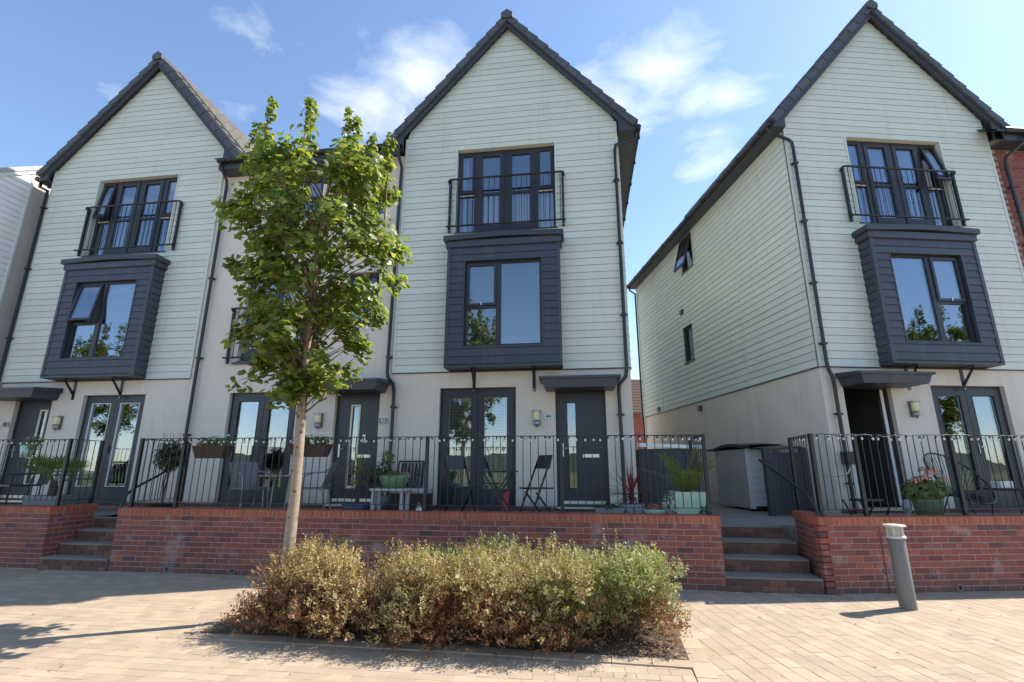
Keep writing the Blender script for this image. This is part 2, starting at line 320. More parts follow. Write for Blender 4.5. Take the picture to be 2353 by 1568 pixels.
def ring(mb, x0, x1, z0, z1, w, y0, y1, wb=None):
    wb = w if wb is None else wb
    mb.box(x0, x1, y0, y1, z1-w, z1); mb.box(x0, x1, y0, y1, z0, z0+wb)
    mb.box(x0, x0+w, y0, y1, z0+wb, z1-w); mb.box(x1-w, x1, y0, y1, z0+wb, z1-w); return mb
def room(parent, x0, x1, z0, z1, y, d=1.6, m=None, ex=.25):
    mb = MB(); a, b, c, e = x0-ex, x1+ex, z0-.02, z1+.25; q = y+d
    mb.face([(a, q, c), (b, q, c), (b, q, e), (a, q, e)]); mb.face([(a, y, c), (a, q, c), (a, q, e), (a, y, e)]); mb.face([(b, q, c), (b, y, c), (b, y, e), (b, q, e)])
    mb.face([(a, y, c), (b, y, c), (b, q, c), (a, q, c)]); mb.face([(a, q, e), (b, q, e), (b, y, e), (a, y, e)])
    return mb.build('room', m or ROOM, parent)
def curtain(parent, x0, x1, z0, z1, y, wave=.02, n=7, name='curtain'):
    mb = MB(); k = max(4, int((x1-x0)*n*8)); pts = [(x0+(x1-x0)*i/k, y+wave*math.sin(i*.8+random.random()*.5)) for i in range(k+1)]
    for (a, p), (b, q) in zip(pts, pts[1:]): mb.face([(a, p, z0), (b, q, z0), (b, q, z1), (a, p, z1)], True)
    return mb.build(name, CURT, parent)
def blind(parent, x0, x1, z0, z1, y, gap=.028):
    mb = MB(); z = z1-.05; mb.box(x0, x1, y-.012, y+.012, z1-.04, z1)
    while z > z0: mb.raw([(x0, y-.009, z+.006), (x1, y-.009, z+.006), (x1, y+.009, z-.006), (x0, y+.009, z-.006)], [(0, 1, 2, 3)]); z -= gap
    for x in (x0+.08, x1-.08): mb.box(x, x+.003, y-.012, y-.011, z0, z1)
    return mb.build('venetian_blind', CURT, parent)
def text_mesh(txt, size, m):
    cu = bpy.data.curves.new('t', 'FONT'); cu.body = txt; cu.size = size; cu.align_x = 'CENTER'; cu.align_y = 'CENTER'; cu.extrude = .002
    o = bpy.data.objects.new('t', cu); COL.objects.link(o); bpy.context.view_layer.update()
    me = bpy.data.meshes.new_from_object(o.evaluated_get(bpy.context.evaluated_depsgraph_get())); bpy.data.objects.remove(o)
    me.materials.clear(); me.materials.append(m); return me

# ------------------------------------------------------------------ houses
ZC, ZF, SILL, WH, SL = 3.39, .80, .88, 4.66, 1.16
ZAP, DEP = 11.46, 9.6
def rail_front(parent, x0, x1, y, zt, zb, step=.112, bottom_post=.11):
    r = MB(); r.tube([(x0, y+.10, zt-.05), (x0+.01, y+.02, zt), (x0+.05, y, zt), (x1-.05, y, zt), (x1-.01, y+.02, zt), (x1, y+.10, zt-.05)], .022)
    r.tube([(x0-.02, y, zb), (x1+.02, y, zb)], .020)
    for x in (x0+.03, x1-.03):
        r.box(x-.022, x+.022, y+.05, y+.10, zb-bottom_post, zt+.02); r.box(x-.012, x+.012, y, y+.06, zb-.012, zb+.012)
    o = r.build('balcony_railing', IRON, parent)
    n = int((x1-x0-.16)/step); sp = (x1-x0-.16)/n
    me = MB().tube([(0, 0, zb), (0, 0, zt)], .0075, 6).mesh('baluster', IRON)
    for i in range(n+1): put('baluster', me, o, (x0+.08+sp*i, y, 0))
    sc = MB().tube([(0, -.004, 0), (0, .01, 0)], .008, 6).mesh('bolt', SILVER)
    for x in (x0+.03, x1-.03):
        for k in range(4): put('bolt', sc, o, (x, y+.048, zb-.07+k*.36))
    return o
def balcony_door(h, x0, x1, z0, z1, cfg):
    y = .09; f = ring(MB(), x0, x1, z0, z1, .055, y, y+.07); w = x1-x0
    xs = [x0+.055, x0+w*.195, x0+w*.5, x0+w*.805, x1-.055]
    for x in xs[1:4]: f.box(x-.045, x+.045, y+.002, y+.068, z0+.055, z1-.055)
    f.box(x0-.03, x1+.03, -.035, y+.02, z0-.035, z0-.002)
    o = f.build('balcony_door', FRAME, h); zt = z0+(z1-z0)*.47
    for i in (0, 3):
        a, b = xs[i]+(.0 if i == 0 else .045), xs[i+1]-(.045 if i == 0 else 0.)
        MB().box(a, b, y+.004, y+.066, zt-.03, zt+.03).build('transom', FRAME, o)
        pane(o, a, b, z0+.055, zt-.03, y+.03)
        ang = cfg.get('openL' if i == 0 else 'openR', 0); hz = z1-.055; ry = R(-ang)
        s = ring(MB(), a, b, zt+.03-hz, 0, .048, -.018, .03); s.build('sash', FRAME, o, (0, y, hz), (ry, 0, 0))
        pane(o, a+.048, b-.048, zt+.078-hz, -.048, .01, (0, y, hz), (ry, 0, 0))
        if ang: MB().tube([(a+.02, y+.02, zt+.05), (a+.02, y-.06, zt+.12)], .006, 6).build('stay', SILVER, o)
        MB().box(a+.01, b-.01, y-.022, y-.004, zt-.036, zt-.022).build('trim', CREAM, o)
    for a, b in ((xs[1]+.045, xs[2]-.045), (xs[2]+.045, xs[3]-.045)):
        s = ring(MB(), a, b, z0+.055, z1-.055, .085, y-.014, y+.05, .13); s.box(a+.085, b-.085, y-.006, y+.045, zt-.025, zt+.025); s.build('door_leaf', FRAME, o)
        pane(o, a+.085, b-.085, z0+.185, zt-.025, y+.02); pane(o, a+.085, b-.085, zt+.025, z1-.14, y+.02)
    room(o, x0, x1, z0, z1, y+.12)
    c = cfg.get('curt', [(0, 1, 0, .5)])
    for a, b, c0, c1 in c: curtain(o, x0+w*a+.06, x0+w*b-.06, z0+.06+(z1-z0-.12)*c0, z0+.06+(z1-z0-.12)*c1, y+.19)
    return o
def casement(h, x0, x1, z0, z1, y, big, sash_open=0., name='window', sill=True, blind_z=None):
    """two-light window: one tall fixed light ('L' or 'R'), the other split with a top-hung sash"""
    f = ring(MB(), x0, x1, z0, z1, .055, y, y+.07); xm = x0+(x1-x0)*(.56 if big == 'L' else .44)
    f.box(xm-.05, xm+.05, y+.002, y+.068, z0+.055, z1-.055)
    o = f.build(name, FRAME, h)
    if sill: MB().box(x0-.03, x1+.03, y-.075, y+.03, z0-.035, z0-.003).build('sill', ANTHT, o)
    L, Rr = (x0+.055, xm-.05), (xm+.05, x1-.055); bigr, sm = (L, Rr) if big == 'L' else (Rr, L)
    MB().box(*bigr, y+.03, y+.038, z0+.055, z1-.055).build('pane', GLASS, o)
    zt = z0+(z1-z0)*.46; MB().box(*sm, y+.004, y+.066, zt-.03, zt+.03).build('transom', FRAME, o)
    MB().box(*sm, y+.03, y+.038, z0+.055, zt-.03).build('pane', GLASS, o)
    hz = z1-.05; rot = (R(-sash_open), 0, 0)
    ring(MB(), sm[0]-.012, sm[1]+.012, zt+.02-hz, 0, .052, -.022, .03).build('sash', FRAME, o, (0, y, hz), rot)
    MB().box(sm[0]+.04, sm[1]-.04, .004, .012, zt+.072-hz, -.052).build('pane', GLASS, o, (0, y, hz), rot)
    MB().box(*[sum(sm)/2-.012+k for k in (0, .024)], y-.03 if not sash_open else y+.08, y+.1, zt+.03, zt+.09).build('handle', SILVER, o)
    for a in (L[0]+.1, Rr[0]+.12): MB().box(a, a+.34, y-.006, y+.004, z1-.036, z1-.022).build('trickle_vent', FRAME, o)
    if blind_z: MB().box(bigr[0]+.02, bigr[1]-.02, y+.13, y+.16, z1-blind_z, z1-.02).build('roller_blind', CURT, o)
    room(o, x0, x1, z0, z1, y+.1)
    return o
def french(h, x0, x1, z0, z1, mode=None, handle=1):
    y = .085; f = ring(MB(), x0, x1, z0, z1, .06, y, y+.075, .05); o = f.build('french_door', FRAME, h); xm = (x0+x1)/2
    for i, (a, b) in enumerate(((x0+.06, xm-.004), (xm+.004, x1-.06))):
        ring(MB(), a, b, z0+.05, z1-.06, .11, y-.016, y+.05, .24).build('door_leaf', DOORM, o)
        ring(MB(), a+.11, b-.11, z0+.29, z1-.17, .012, y-.020, y+.01).build('glazing_bead', GUT if mode != 'white' else WHITEM, o)
        pane(o, a+.122, b-.122, z0+.302, z1-.182, y+.02)
        if mode == 'blind': blind(o, a+.10, b-.10, z0+.30, z1-.17, y+.062)
        if mode == 'half': blind(o, a+.10, b-.10, z0+1.1, z1-.17, y+.062, .020)
        for zc in (z0+.45, z1-.42):
            xx = x0+.045 if i == 0 else x1-.045
            MB().tube([(xx, y-.012, zc), (xx, y-.012, zc+.10)], .014, 8).build('hinge', GUT, o)
    if handle:
        MB().box(xm+.02, xm+.045, y-.035, y-.016, z0+.95, z0+1.12).tube([(xm+.032, y-.05, z0+1.06), (xm+.13, y-.05, z0+1.06)], .01, 6).build('handle', GUT if mode else SILVER, o)
    MB().box(x0-.01, x1+.01, -.03, y+.02, z0-.03, z0+.006).build('threshold', ANTHT, o)
    room(o, x0, x1, z0, z1, y+.14, 2.2)
    return o
def front_door(h, x0, x1, z0, z1, slot, surround=False, extra=None):
    y = .09; o = ring(MB(), x0, x1, z0, z1, .05, y, y+.07, .04).build('front_door', FRAME, h); w = x1-x0-.1; a = x0+.05
    s0, s1 = a+w*slot, a+w*slot+.15; zb, zt = z0+.32, z1-.30
    wall(MB(), a, x1-.05, z0+.04, z1-.05, [(s0, s1, zb, zt)], y+.012, .04).build('door_leaf', DOORM, o)
    if surround: ring(MB(), s0-.025, s1+.025, zb-.03, zt+.03, .032, y-.006, y+.02, .05).build('glazing_surround', CREAM, o)
    else: ring(MB(), s0-.02, s1+.02, zb-.02, zt+.02, .02, y+.002, y+.02).build('glazing_surround', GUT, o)
    pane(o, s0, s1, zb, zt, y+.035)
    hx = a+.07 if slot > .15 else a+.07
    MB().box(hx-.014, hx+.014, y-.004, y+.012, z0+.88, z0+1.12).tube([(hx, y-.04, z0+1.03), (hx+.11, y-.04, z0+1.03)], .010, 6).tube([(hx, y, z0+1.03), (hx, y-.04, z0+1.03)], .009, 6).build('handle', SILVER, o)
    MB().chbox(a+w*.52, a+w*.52+.30, y-.006, y+.012, z0+.86, z0+.925, .003).build('letter_plate', SILVER, o)
    MB().box(a+.02, x1-.07, y-.02, y+.012, z0+.045, z0+.10).build('weather_bar', SILVER, o)
    MB().box(x0, x1, -.04, y, z0-.03, z0+.012).build('threshold', SILVER, o)
    if extra: extra(o, y)
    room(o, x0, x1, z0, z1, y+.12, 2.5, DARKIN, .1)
    return o
def canopy(h, x0, x1, zt=3.155):
    o = MB().box(x0, x1, -.60, -.012, zt-.045, zt).build('door_canopy', ANTHT, h)
    m = MB(); m.raw([(x0+.05, -.57, zt-.046), (x1-.05, -.57, zt-.046), (x1-.05, -.003, zt-.046), (x0+.05, -.003, zt-.046), (x0+.10, -.54, zt-.20), (x1-.10, -.54, zt-.20), (x1-.10, -.003, zt-.20), (x0+.10, -.003, zt-.20)],
                    [(0, 4, 5, 1), (1, 5, 6, 2), (3, 7, 4, 0), (4, 7, 6, 5)]); m.build('canopy_fascia', ANTHT, o)
    MB().box(x0+.12, x1-.12, -.52, -.02, zt-.202, zt-.196).build('canopy_soffit', BARGE, o)
    MB().raw([(x0, -.6, zt+.001), (x1, -.6, zt+.001), (x1, -.012, zt+.06), (x0, -.012, zt+.06), (x0, -.6, zt), (x1, -.6, zt), (x1, -.012, zt), (x0, -.012, zt)], [(0, 1, 2, 3), (1, 5, 6, 2), (3, 7, 4, 0)]).build('canopy_lead_roof', ANTHT, o)
    return o
def wall_lamp(h, x, z):
    o = MB().box(x-.078, x+.078, -.018, 0, z-.13, z+.155).build('wall_lamp', STEELT, h)
    MB().lathe([(.001, .135), (.058, .135), (.062, .128), (.062, -.025), (.058, -.03)], 16, (x, -.062, z), 1, .85).build('lamp_shade', LAMPM, o)
    MB().lathe([(.001, -.029), (.064, -.029), (.064, -.105), (.060, -.112), (.030, -.115), (.028, -.145), (.015, -.16), (.001, -.162)], 16, (x, -.062, z), 1, .85).build('lamp_base', STEELT, o)
    MB().box(x-.080, x+.080, -.118, -.004, z+.136, z+.150).build('lamp_cap', STEELT, o)
    return o
def plate(h, x, z, txt, m, tm, border=None, w=.17, ht=.11):
    o = MB().chbox(x-w/2, x+w/2, -.022, 0, z-ht/2, z+ht/2, .004).build('number_plate', border or m, h)
    if border: MB().box(x-w/2+.010, x+w/2-.010, -.0245, -.02, z-ht/2+.010, z+ht/2-.010).build('plate_face', m, o)
    put('numeral', text_mesh(txt, ht*.85, tm), o, (x, -.027, z), (R(90), 0, 0))
    return o
def downpipe(h, pts, r=.034, clips=()):
    o = MB().tube(pts, r, 10).build('downpipe', GUT, h)
    for (x, y, z) in clips:
        MB().box(x-.05, x+.05, y-.04, y+.04, z-.02, z+.02).box(x-.01, x+.01, y, .0 if y < 0 else y+.02, z-.008, z+.008).box(x-.075, x+.075, y+.03, y+.045, z-.01, z+.01).build('pipe_clip', GUT, o)
    return o
def tile_profile(w, n=10): return [(w*f, h) for f, h in ((0, 0), (.45, 0), (.52, .045), (.62, .068), (.80, .068), (.92, .045), (1, 0))]
def roof_tile_mesh(w=.30, l=.40, t=.022):
    mb = MB(); P = tile_profile(w); k = len(P)
    v = [(y, 0, z) for y, z in P]+[(y, l, z) for y, z in P]+[(y, 0, z-t) for y, z in P]
    mb.raw(v, [(i, i+1, k+i+1, k+i) for i in range(k-1)]+[(2*k+i, 2*k+i+1, i+1, i) for i in range(k-1)]); return mb
def gable_roof(h, cx, lit=False, plain=False):
    """roof with barge boards, verge tiles, ridge, fascia and gutter"""
    x0, x1 = cx-2.76, cx+2.76; top = ZAP+.30; tm = TILEL if lit else TILE
    o = MB(); zf = lambda x: top-SL*abs(x-cx)
    for a, b in ((x0, cx), (cx, x1)):
        o.raw([(a, .02, zf(a)), (b, .02, zf(b)), (b, DEP+.2, zf(b)), (a, DEP+.2, zf(a)), (a, .02, zf(a)-.09), (b, .02, zf(b)-.09), (b, DEP+.2, zf(b)-.09), (a, DEP+.2, zf(a)-.09)],
              [(0, 1, 2, 3), (3, 2, 6, 7), (4, 7, 6, 5), (0, 4, 5, 1)])
    o = o.build('roof', tm, h); ang = math.atan(SL); Ls = 2.76/math.cos(ang)
    for sgn in (-1, 1):
        e = -.03 if sgn < 0 else WH+.03; xe = x0+.03 if sgn < 0 else x1-.03; zo = ZAP+.165
        p = [(cx, ZAP), (cx, zo), (xe, zo-SL*abs(xe-cx)), (xe+sgn*-.03, 8.42), (e, 8.42), (e, ZAP-SL*abs(e-cx))]
        MB().prism(p if sgn < 0 else p[::-1], -.15, -.105).build('barge_board', BARGE, h)
        MB().box(min(e, xe), max(e, xe), -.104, DEP, 8.425, 8.465).build('soffit', BARGE, h)
        xa, xb = (xe-.02, xe) if sgn < 0 else (xe, xe+.02)
        MB().box(xa, xb, -.104, DEP, 8.43, 8.62).build('fascia', BARGE, h)
        # stepped verge units
        n = 12; d = Ls/n; c, s = math.cos(ang), math.sin(ang)
        vm = MB().raw([(0, -.21, -.125), (0, .16, -.125), (0, .16, .038), (0, -.20, .038), (d+.02, -.19, -.125), (d+.02, .16, -.125), (d+.02, .16, .010), (d+.02, -.19, .010)],
                      [(0, 4, 7, 3), (3, 7, 6, 2), (0, 3, 2, 1), (4, 5, 6, 7), (0, 1, 5, 4)])
        vm = vm.mesh('verge_tile', TILE)
        for i in range(n):
            t = i*d; bx = (x0+t*c) if sgn < 0 else (x1-t*c)
            q = put('verge_tile', vm, o, (bx, .0, zf(bx)+.03+random.uniform(-.004, .004)))
            q.rotation_euler = (0, -ang, 0) if sgn < 0 else (0, -ang, math.pi)
            if sgn > 0: q.scale = (1, -1, 1)
        g = MB().tube([(0, -.14, 0), (0, DEP+.15, 0)], .058, 12)
        gx = x0-.03 if sgn < 0 else x1+.03; gz = zf(x0)-.06
        go = g.build('gutter', GUT, h, (gx, 0, gz))
        bm = B1(-.066, .066, -.02, .02, -.065, .03).mesh('gutter_bracket', GUT)
        for k in range(11): put('gutter_bracket', bm, go, (0, .2+k*.92, 0))
    rp = [(-.13, -.15), (-.135, -.02), (0, .09), (.135, -.02), (.13, -.15), (0, -.05)]
    rm = MB().prism(rp, 0, .44).mesh('ridge_tile', tm)
    for k in range(23): put('ridge_tile', rm, o, (cx, -.22+k*.43, top+.02+(.01 if k % 2 else 0)))
    MB().prism([(-.13, -.13), (-.135, -.02), (0, .085), (.135, -.02), (.13, -.13), (0, -.165)], -.245, -.222).build('ridge_end', TILE, o, (cx, 0, top+.02))
    return o
def tiled_slope(o, cx, m, cols=33, rows=12, limit=300):
    """right-hand roof slope laid tile by tile; the farthest joined"""
    ang = math.atan(SL); Ls = 2.76/math.cos(ang); me0 = roof_tile_mesh(); me = me0.mesh('roof_tile', m); d = Ls/rows; c, s = math.cos(ang), math.sin(ang); cnt = 0; rest = MB(); top = ZAP+.30
    for k in range(cols):
        for i in range(rows):
            t = i*d; P = Vector((cx+2.76-t*c+.0+s*.03, .16+k*.30, top-SL*2.76+t*s+c*.03))
            M = Matrix.Translation(P) @ Matrix(((0, -c, s, 0), (1, 0, 0, 0), (0, s, c, 0), (0, 0, 0, 1))) @ Matrix.Rotation(R(2.6), 4, 'X')
            if cnt < limit:
                q = put('roof_tile', me, o); q.matrix_local = M; cnt += 1
            else: rest.raw([M @ Vector(v) for v in me0.v], me0.f)
    if rest.v: rest.build('roof_tile_field', m, o, kind='stuff')
def bay(h, b0, b1, big, sash_open=0., w0=None, w1=None, roller=None):
    P, z0, z1 = .31, 3.44, 5.88; w0 = w0 or b0+.345; w1 = w1 or b1-.35; y = -P
    hole = (w0, w1, 3.805, 5.585)
    o = wall(MB(), b0+.02, b1-.02, z0, z1, [hole], y, .10); o.face([(b0+.02, y, z0), (b0+.02, -.001, z0), (b0+.02, -.001, z1), (b0+.02, y, z1)]); o.face([(b1-.02, y, z0), (b1-.02, y, z1), (b1-.02, -.001, z1), (b1-.02, -.001, z0)])
    o = o.build('bay_window', ANTHT, h)
    boards(o, b0+.05, b1-.05, z0+.03, z1, [hole], ANTH, None, y, 'bay_board', prob=0)
    boards(o, 0.0, P-.03, z0+.03, z1, (), ANTH, None, 0, 'bay_side_board', xf=lambda x, yy, z: (b0+.02+yy, y+.03+x, z))
    boards(o, 0.0, P-.03, z0+.03, z1, (), ANTH, None, 0, 'bay_side_board', xf=lambda x, yy, z: (b1-.02-yy, y+.03+x, z))
    for x in (b0-.012, b1-.052): MB().box(x, x+.064, y-.032, y+.03, z0+.002, z1).build('bay_corner_trim', ANTHT, o)
    MB().box(b0-.012, b1+.012, y-.03, -.002, z0-.035, z0).build('bay_base', ANTHT, o)
    ring(MB(), w0-.012, w1+.012, hole[2]-.012, hole[3]+.012, .022, y-.030, y+.02).build('bay_window_trim', ANTHT, o)
    cxx = (b0+b1)/2
    MB().box(b0-.045, b1+.045, y-.055, -.002, z1, z1+.135).build('bay_fascia', ANTHT, o)
    MB().prism([(b0-.09, z1+.13), (cxx, z1+.175), (b1+.09, z1+.13), (b1+.09, z1+.235), (cxx, z1+.28), (b0-.09, z1+.235)], y-.105, -.002).build('bay_roof', BARGE, o)
    casement(o, w0, w1, hole[2], hole[3], y+.055, big, sash_open, 'bay_window_frame', True, roller)
    for x in (b0+.52, b1-.55):
        MB().box(x-.03, x+.03, -.012, 0, 2.97, 3.40).box(x-.03, x+.03, y+.04, -.013, 3.385, 3.404).raw([(x-.012, -.012, 3.05), (x+.012, -.012, 3.05), (x+.012, -.012, 3.12), (x-.012, -.012, 3.12), (x-.012, y+.06, 3.34), (x+.012, y+.06, 3.34), (x+.012, y+.06, 3.39), (x-.012, y+.06, 3.39)],
            [(0, 1, 5, 4), (1, 2, 6, 5), (2, 3, 7, 6), (3, 0, 4, 7)]).build('steel_bracket', GUT, o)
        MB().tube([(x, -.018, 3.0), (x, -.010, 3.0)], .010, 8).build('bolt', SILVER, o)
    return o
def plinth(h, x0, x1, skip, wh):
    me = MB().chbox(0, .215, -.020, .02, 0, .065, .003).mesh('plinth_brick', STEPB); x = x0
    MB().box(x0, x1, -.010, .01, ZF-.1, SILL-.004).build('plinth_mortar', MORTAR, h)
    while x+.215 < x1: put('plinth_brick', me, h, (x, 0, ZF+.004)); x += .225
def gable_house(b, s0, name, label, cx, wx, b0, b1, fx, dx, big, group=None, **k):
    h = athing(name, label, 'house', b, s0, 0, 0)
    win = (wx, wx+2.134, 6.37, 8.36); fr = (fx, fx+1.503, SILL, 3.066); dr = (dx, dx+.935, SILL, 3.05)
    wall(MB(), 0, WH, ZF-.4, ZC+.01, [fr, dr]).build('render_wall', RENDER, h)
    back = wall(MB(), 0, WH, ZC, 8.5, [win], .0, .10); w = (ZAP+.1-8.5)/SL
    back.face([(max(0, cx-w), 0, 8.5), (min(WH, cx+w), 0, 8.5), (cx, 0, ZAP+.1)]); back.build('backing_wall', DARKB, h)
    boards(h, .045, WH-.045, ZC, ZAP+.05, [(win[0]-.02, win[1]+.02, win[2]-.03, win[3]+.02), (b0+.01, b1-.01, 3.39, 6.0)], SAGE, (cx, ZAP+.06, SL))
    for x in (-.004, WH-.046): MB().box(x, x+.05, -.034, .0, ZC-.005, 8.75).build('corner_trim', SAGET, h)
    ring(MB(), win[0]-.03, win[1]+.03, win[2]-.04, win[3]+.03, .032, -.034, .09).build('window_reveal_trim', SAGET, h)
    MB().box(0, WH, -.028, 0, ZC-.022, ZC-.002).build('base_trim', BARGE, h)
    balcony_door(h, *win, k); rail_front(h, k.get('r0', wx-.15), k.get('r1', wx+2.28), -.15, 7.56, 6.46)
    bay(h, b0, b1, big, k.get('bay_open', 0), roller=k.get('roller'))
    french(h, *fr, k.get('fmode'))
    if k.get('door'): k['door'](h, *dr)
    canopy(h, *k['can']); wall_lamp(h, *k['lamp']); plinth(h, 0, WH, [fr, dr], WH)
    rf = gable_roof(h, cx)
    return h, rf
def side_wall(h, x, sgn, zr=ZC, m=SAGE, clad=True, jx=None, holes=()):
    xf = (lambda p, y, z: (x+y, p, z)) if sgn < 0 else (lambda p, y, z: (x-y, p, z))
    mb = MB(); t = wall(MB(), 0, DEP, ZF-.8, zr, [], 0); mb.raw([xf(*v) for v in t.v], t.f); mb.build('side_render', RENDER, h)
    mb = MB(); t = wall(MB(), 0, DEP, zr, 8.5, holes, 0, .10); mb.raw([xf(*v) for v in t.v], t.f); mb.build('side_backing', DARKB, h)
    if clad: boards(h, .03, DEP, zr, 8.43, [(a-.01, b+.01, c-.01, d+.01) for a, b, c, d in holes], m, None, 0, 'side_weatherboard', jx=jx, xf=xf)
    MB().raw([xf(*v) for v in B1(0, DEP, -.028, 0, zr-.022, zr-.002).v], B1(0, 1, 0, 1, 0, 1).f).build('base_trim', BARGE, h)
def rear(h):
    MB().face([(0, DEP, 0), (0, DEP, 8.5), (2.33, DEP, 11.2), (WH, DEP, 8.5), (WH, DEP, 0)]).build('rear_wall', RENDER, h)
def door42(h, x0, x1, z0, z1):
    return front_door(h, x0, x1, z0, z1, .66, True)
S42, S43, S44, SB = -12.827, -8.166, -3.706, 6.398
h42, roof42 = gable_house('A', S42, 'gabled_house', 'sage clad gabled house number 42 next to the white neighbour, sunlit roof slope', 2.43, 1.352, 1.375, 3.60, 2.165, .47, 'R',
    openL=8, r0=1.26, r1=3.77, bay_open=9, roller=.22, fmode='white', door=door42, can=(.05, 1.62, 3.17), lamp=(1.70, 2.47), curt=[(0, .5, 0, .52), (.5, 1, 0, .5)])
plate(h42, .37, 2.46, '42', STONEPL, BLACKT)
side_wall(h42, 0, -1, clad=False); rear(h42)
downpipe(h42, [(-.36, -.02, 8.5), (-.36, -.02, 8.33), (-.02, -.08, 8.16), (-.02, -.08, ZF)], clips=[(-.02, -.08, z) for z in (7.7, 6.1, 4.4, 2.7)])
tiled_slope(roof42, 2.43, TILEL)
def door44(h, x0, x1, z0, z1): return front_door(h, x0, x1, z0, z1, .20)
h44, _ = gable_house('A', S44, 'gabled_house', 'sage clad gabled house number 44 beside the side passage, folding bistro set before it', 2.31, 1.20, 1.155, 3.395, .99, 3.241, 'R',
    r0=1.05, r1=3.52, fmode='blind', door=door44, can=(2.98, 4.43), lamp=(2.89, 2.45), curt=[(0, .12, 0, 1), (.2, 1, 0, .48)])
plate(h44, 3.11, 2.49, '44', MINTPL, BLACKT)
side_wall(h44, WH, 1, clad=True, jx=(2.35, 7.6)); side_wall(h44, 0, -1, clad=False); rear(h44)
downpipe(h44, [(5.05, -.03, 8.45), (5.03, -.03, 8.28), (4.62, -.10, 8.12), (4.595, -.10, 8.0), (4.585, -.09, 3.35), (4.56, -.09, 3.20), (4.43, -.09, 3.05), (4.42, -.09, 2.9), (4.43, -.09, ZF)], clips=[(4.59, -.09, z) for z in (7.3, 5.9, 4.4)]+[(4.43, -.09, 2.5)])
def doorB(h, x0, x1, z0, z1):
    y = .09; o = ring(MB(), x0, x1, z0, z1, .05, y, y+.07, .02).build('front_door', FRAME, h)
    room(o, x0+.5, x1+.5, z0, z1, y+.10, 3.0, DARKIN, .6)
    MB().box(0, .045, 0, .80, z0+.03, z1-.06).build('open_door_leaf', WHITEM, o, (x1-.10, y+.06, 0), (0, 0, R(-38)))
    MB().box(x0, x1, -.04, y, z0-.03, z0+.012).build('threshold', SILVER, o)
    MB().tube([(x0+.1, y+2.0, z0+.2), (x1-.2, y+1.0, z0+1.2)], .02, 6).build('stair_rail', GREYW, o)
    return o
hB, _ = gable_house('B', SB, 'gabled_house', 'sage clad gabled house with open front door and clad side wall along the passage', 2.42, 1.357, 1.19, 3.37, 2.135, .40, 'L',
    openR=14, r0=1.08, r1=3.58, door=doorB, can=(.28, 1.70, 3.20), lamp=(1.69, 2.60), curt=[(0, .18, 0, 1), (.2, .8, 0, .32), (.82, 1, 0, .9)])
UPW, LOW = (4.54, 5.30, 7.35, 8.40), (4.99, 5.63, 4.61, 5.68)
side_wall(hB, 0, -1, clad=True, jx=(2.34, 7.62), holes=[UPW, LOW]); side_wall(hB, WH, 1, clad=False); rear(hB)
MB().box(-.03, -.004, 2.325, 2.345, ZC, 8.43).build('joint_trim', SAGET, hB); MB().box(-.03, -.004, 7.61, 7.63, ZC, 8.43).build('joint_trim', SAGET, hB)
MB().box(-.006, -.001, 2.30, 2.312, ZF-.2, ZC-.02).build('render_joint', WHITEM, hB)
for (a, b, c, d), op in ((UPW, 1), (LOW, 0)):
    f = MB(); t = ring(MB(), a, b, c, d, .06, .05, .11); f.raw([(y, x, z) for x, y, z in t.v], t.f); w_ = f.build('side_window', FRAME, hB)
    MB().box(.08, .088, a+.06, b-.06, c+.06, d-.06).build('pane', GLASS, w_)
    MB().box(.5, .52, a-.2, b+.2, c-.1, d+.1).build('room', ROOM, w_); MB().box(-.05, .05, a-.03, b+.03, c-.04, c-.004).build('sill', ANTHT, w_)
    if op:
        s_ = MB(); t = ring(MB(), 0, b-a-.02, c-d+.02, 0, .05, -.02, .03); s_.raw([(y, x, z) for x, y, z in t.v], t.f); s_.build('open_sash', FRAME, w_, (-.02, a+.01, d-.01), (0, R(15), 0))
        MB().box(-.004, .004, .05, b-a-.07, c-d+.07, -.05).build('pane', GLASS, w_, (-.02, a+.01, d-.01), (0, R(15), 0))
for p, z in ((5.56, 6.2), (8.02, 3.50), (4.93, 3.18)): MB().chbox(-.09, .09, -.05, 0, -.07, .07).build('wall_vent', GUT, hB, (-.02, p, z), (0, 0, R(-90)))
downpipe(hB, [(-.36, -.05, 8.52), (-.36, -.05, 8.38), (-.30, -.07, 8.30), (.02, -.11, 8.14), (.075, -.11, 8.08), (.085, -.11, 7.95), (.085, -.10, 3.45), (.10, -.10, 3.32), (.155, -.10, 3.17), (.165, -.10, 3.0), (.175, -.10, ZF)],
         clips=[(.085, -.10, z) for z in (7.6, 6.3, 5.0, 3.8)]+[(.17, -.10, 2.5), (.17, -.10, 1.3)])
MB().box(.10, .28, -.22, -.06, 1.62, 1.84).build('outdoor_socket', GUT, hB)
MB().tube([(.20, -.16, 1.62), (.10, -.18, 1.48), (-.12, -.16, 1.42), (-.30, -.12, 1.46)], .013, 6).build('cable', GREYW, hB)
downpipe(hB, [(-.34, DEP-.2, 8.5), (-.34, DEP-.2, 8.3), (-.09, DEP-.1, 8.2), (-.09, DEP-.1, 3.4), (-.07, DEP-.1, 3.2), (-.07, DEP-.1, .6)])

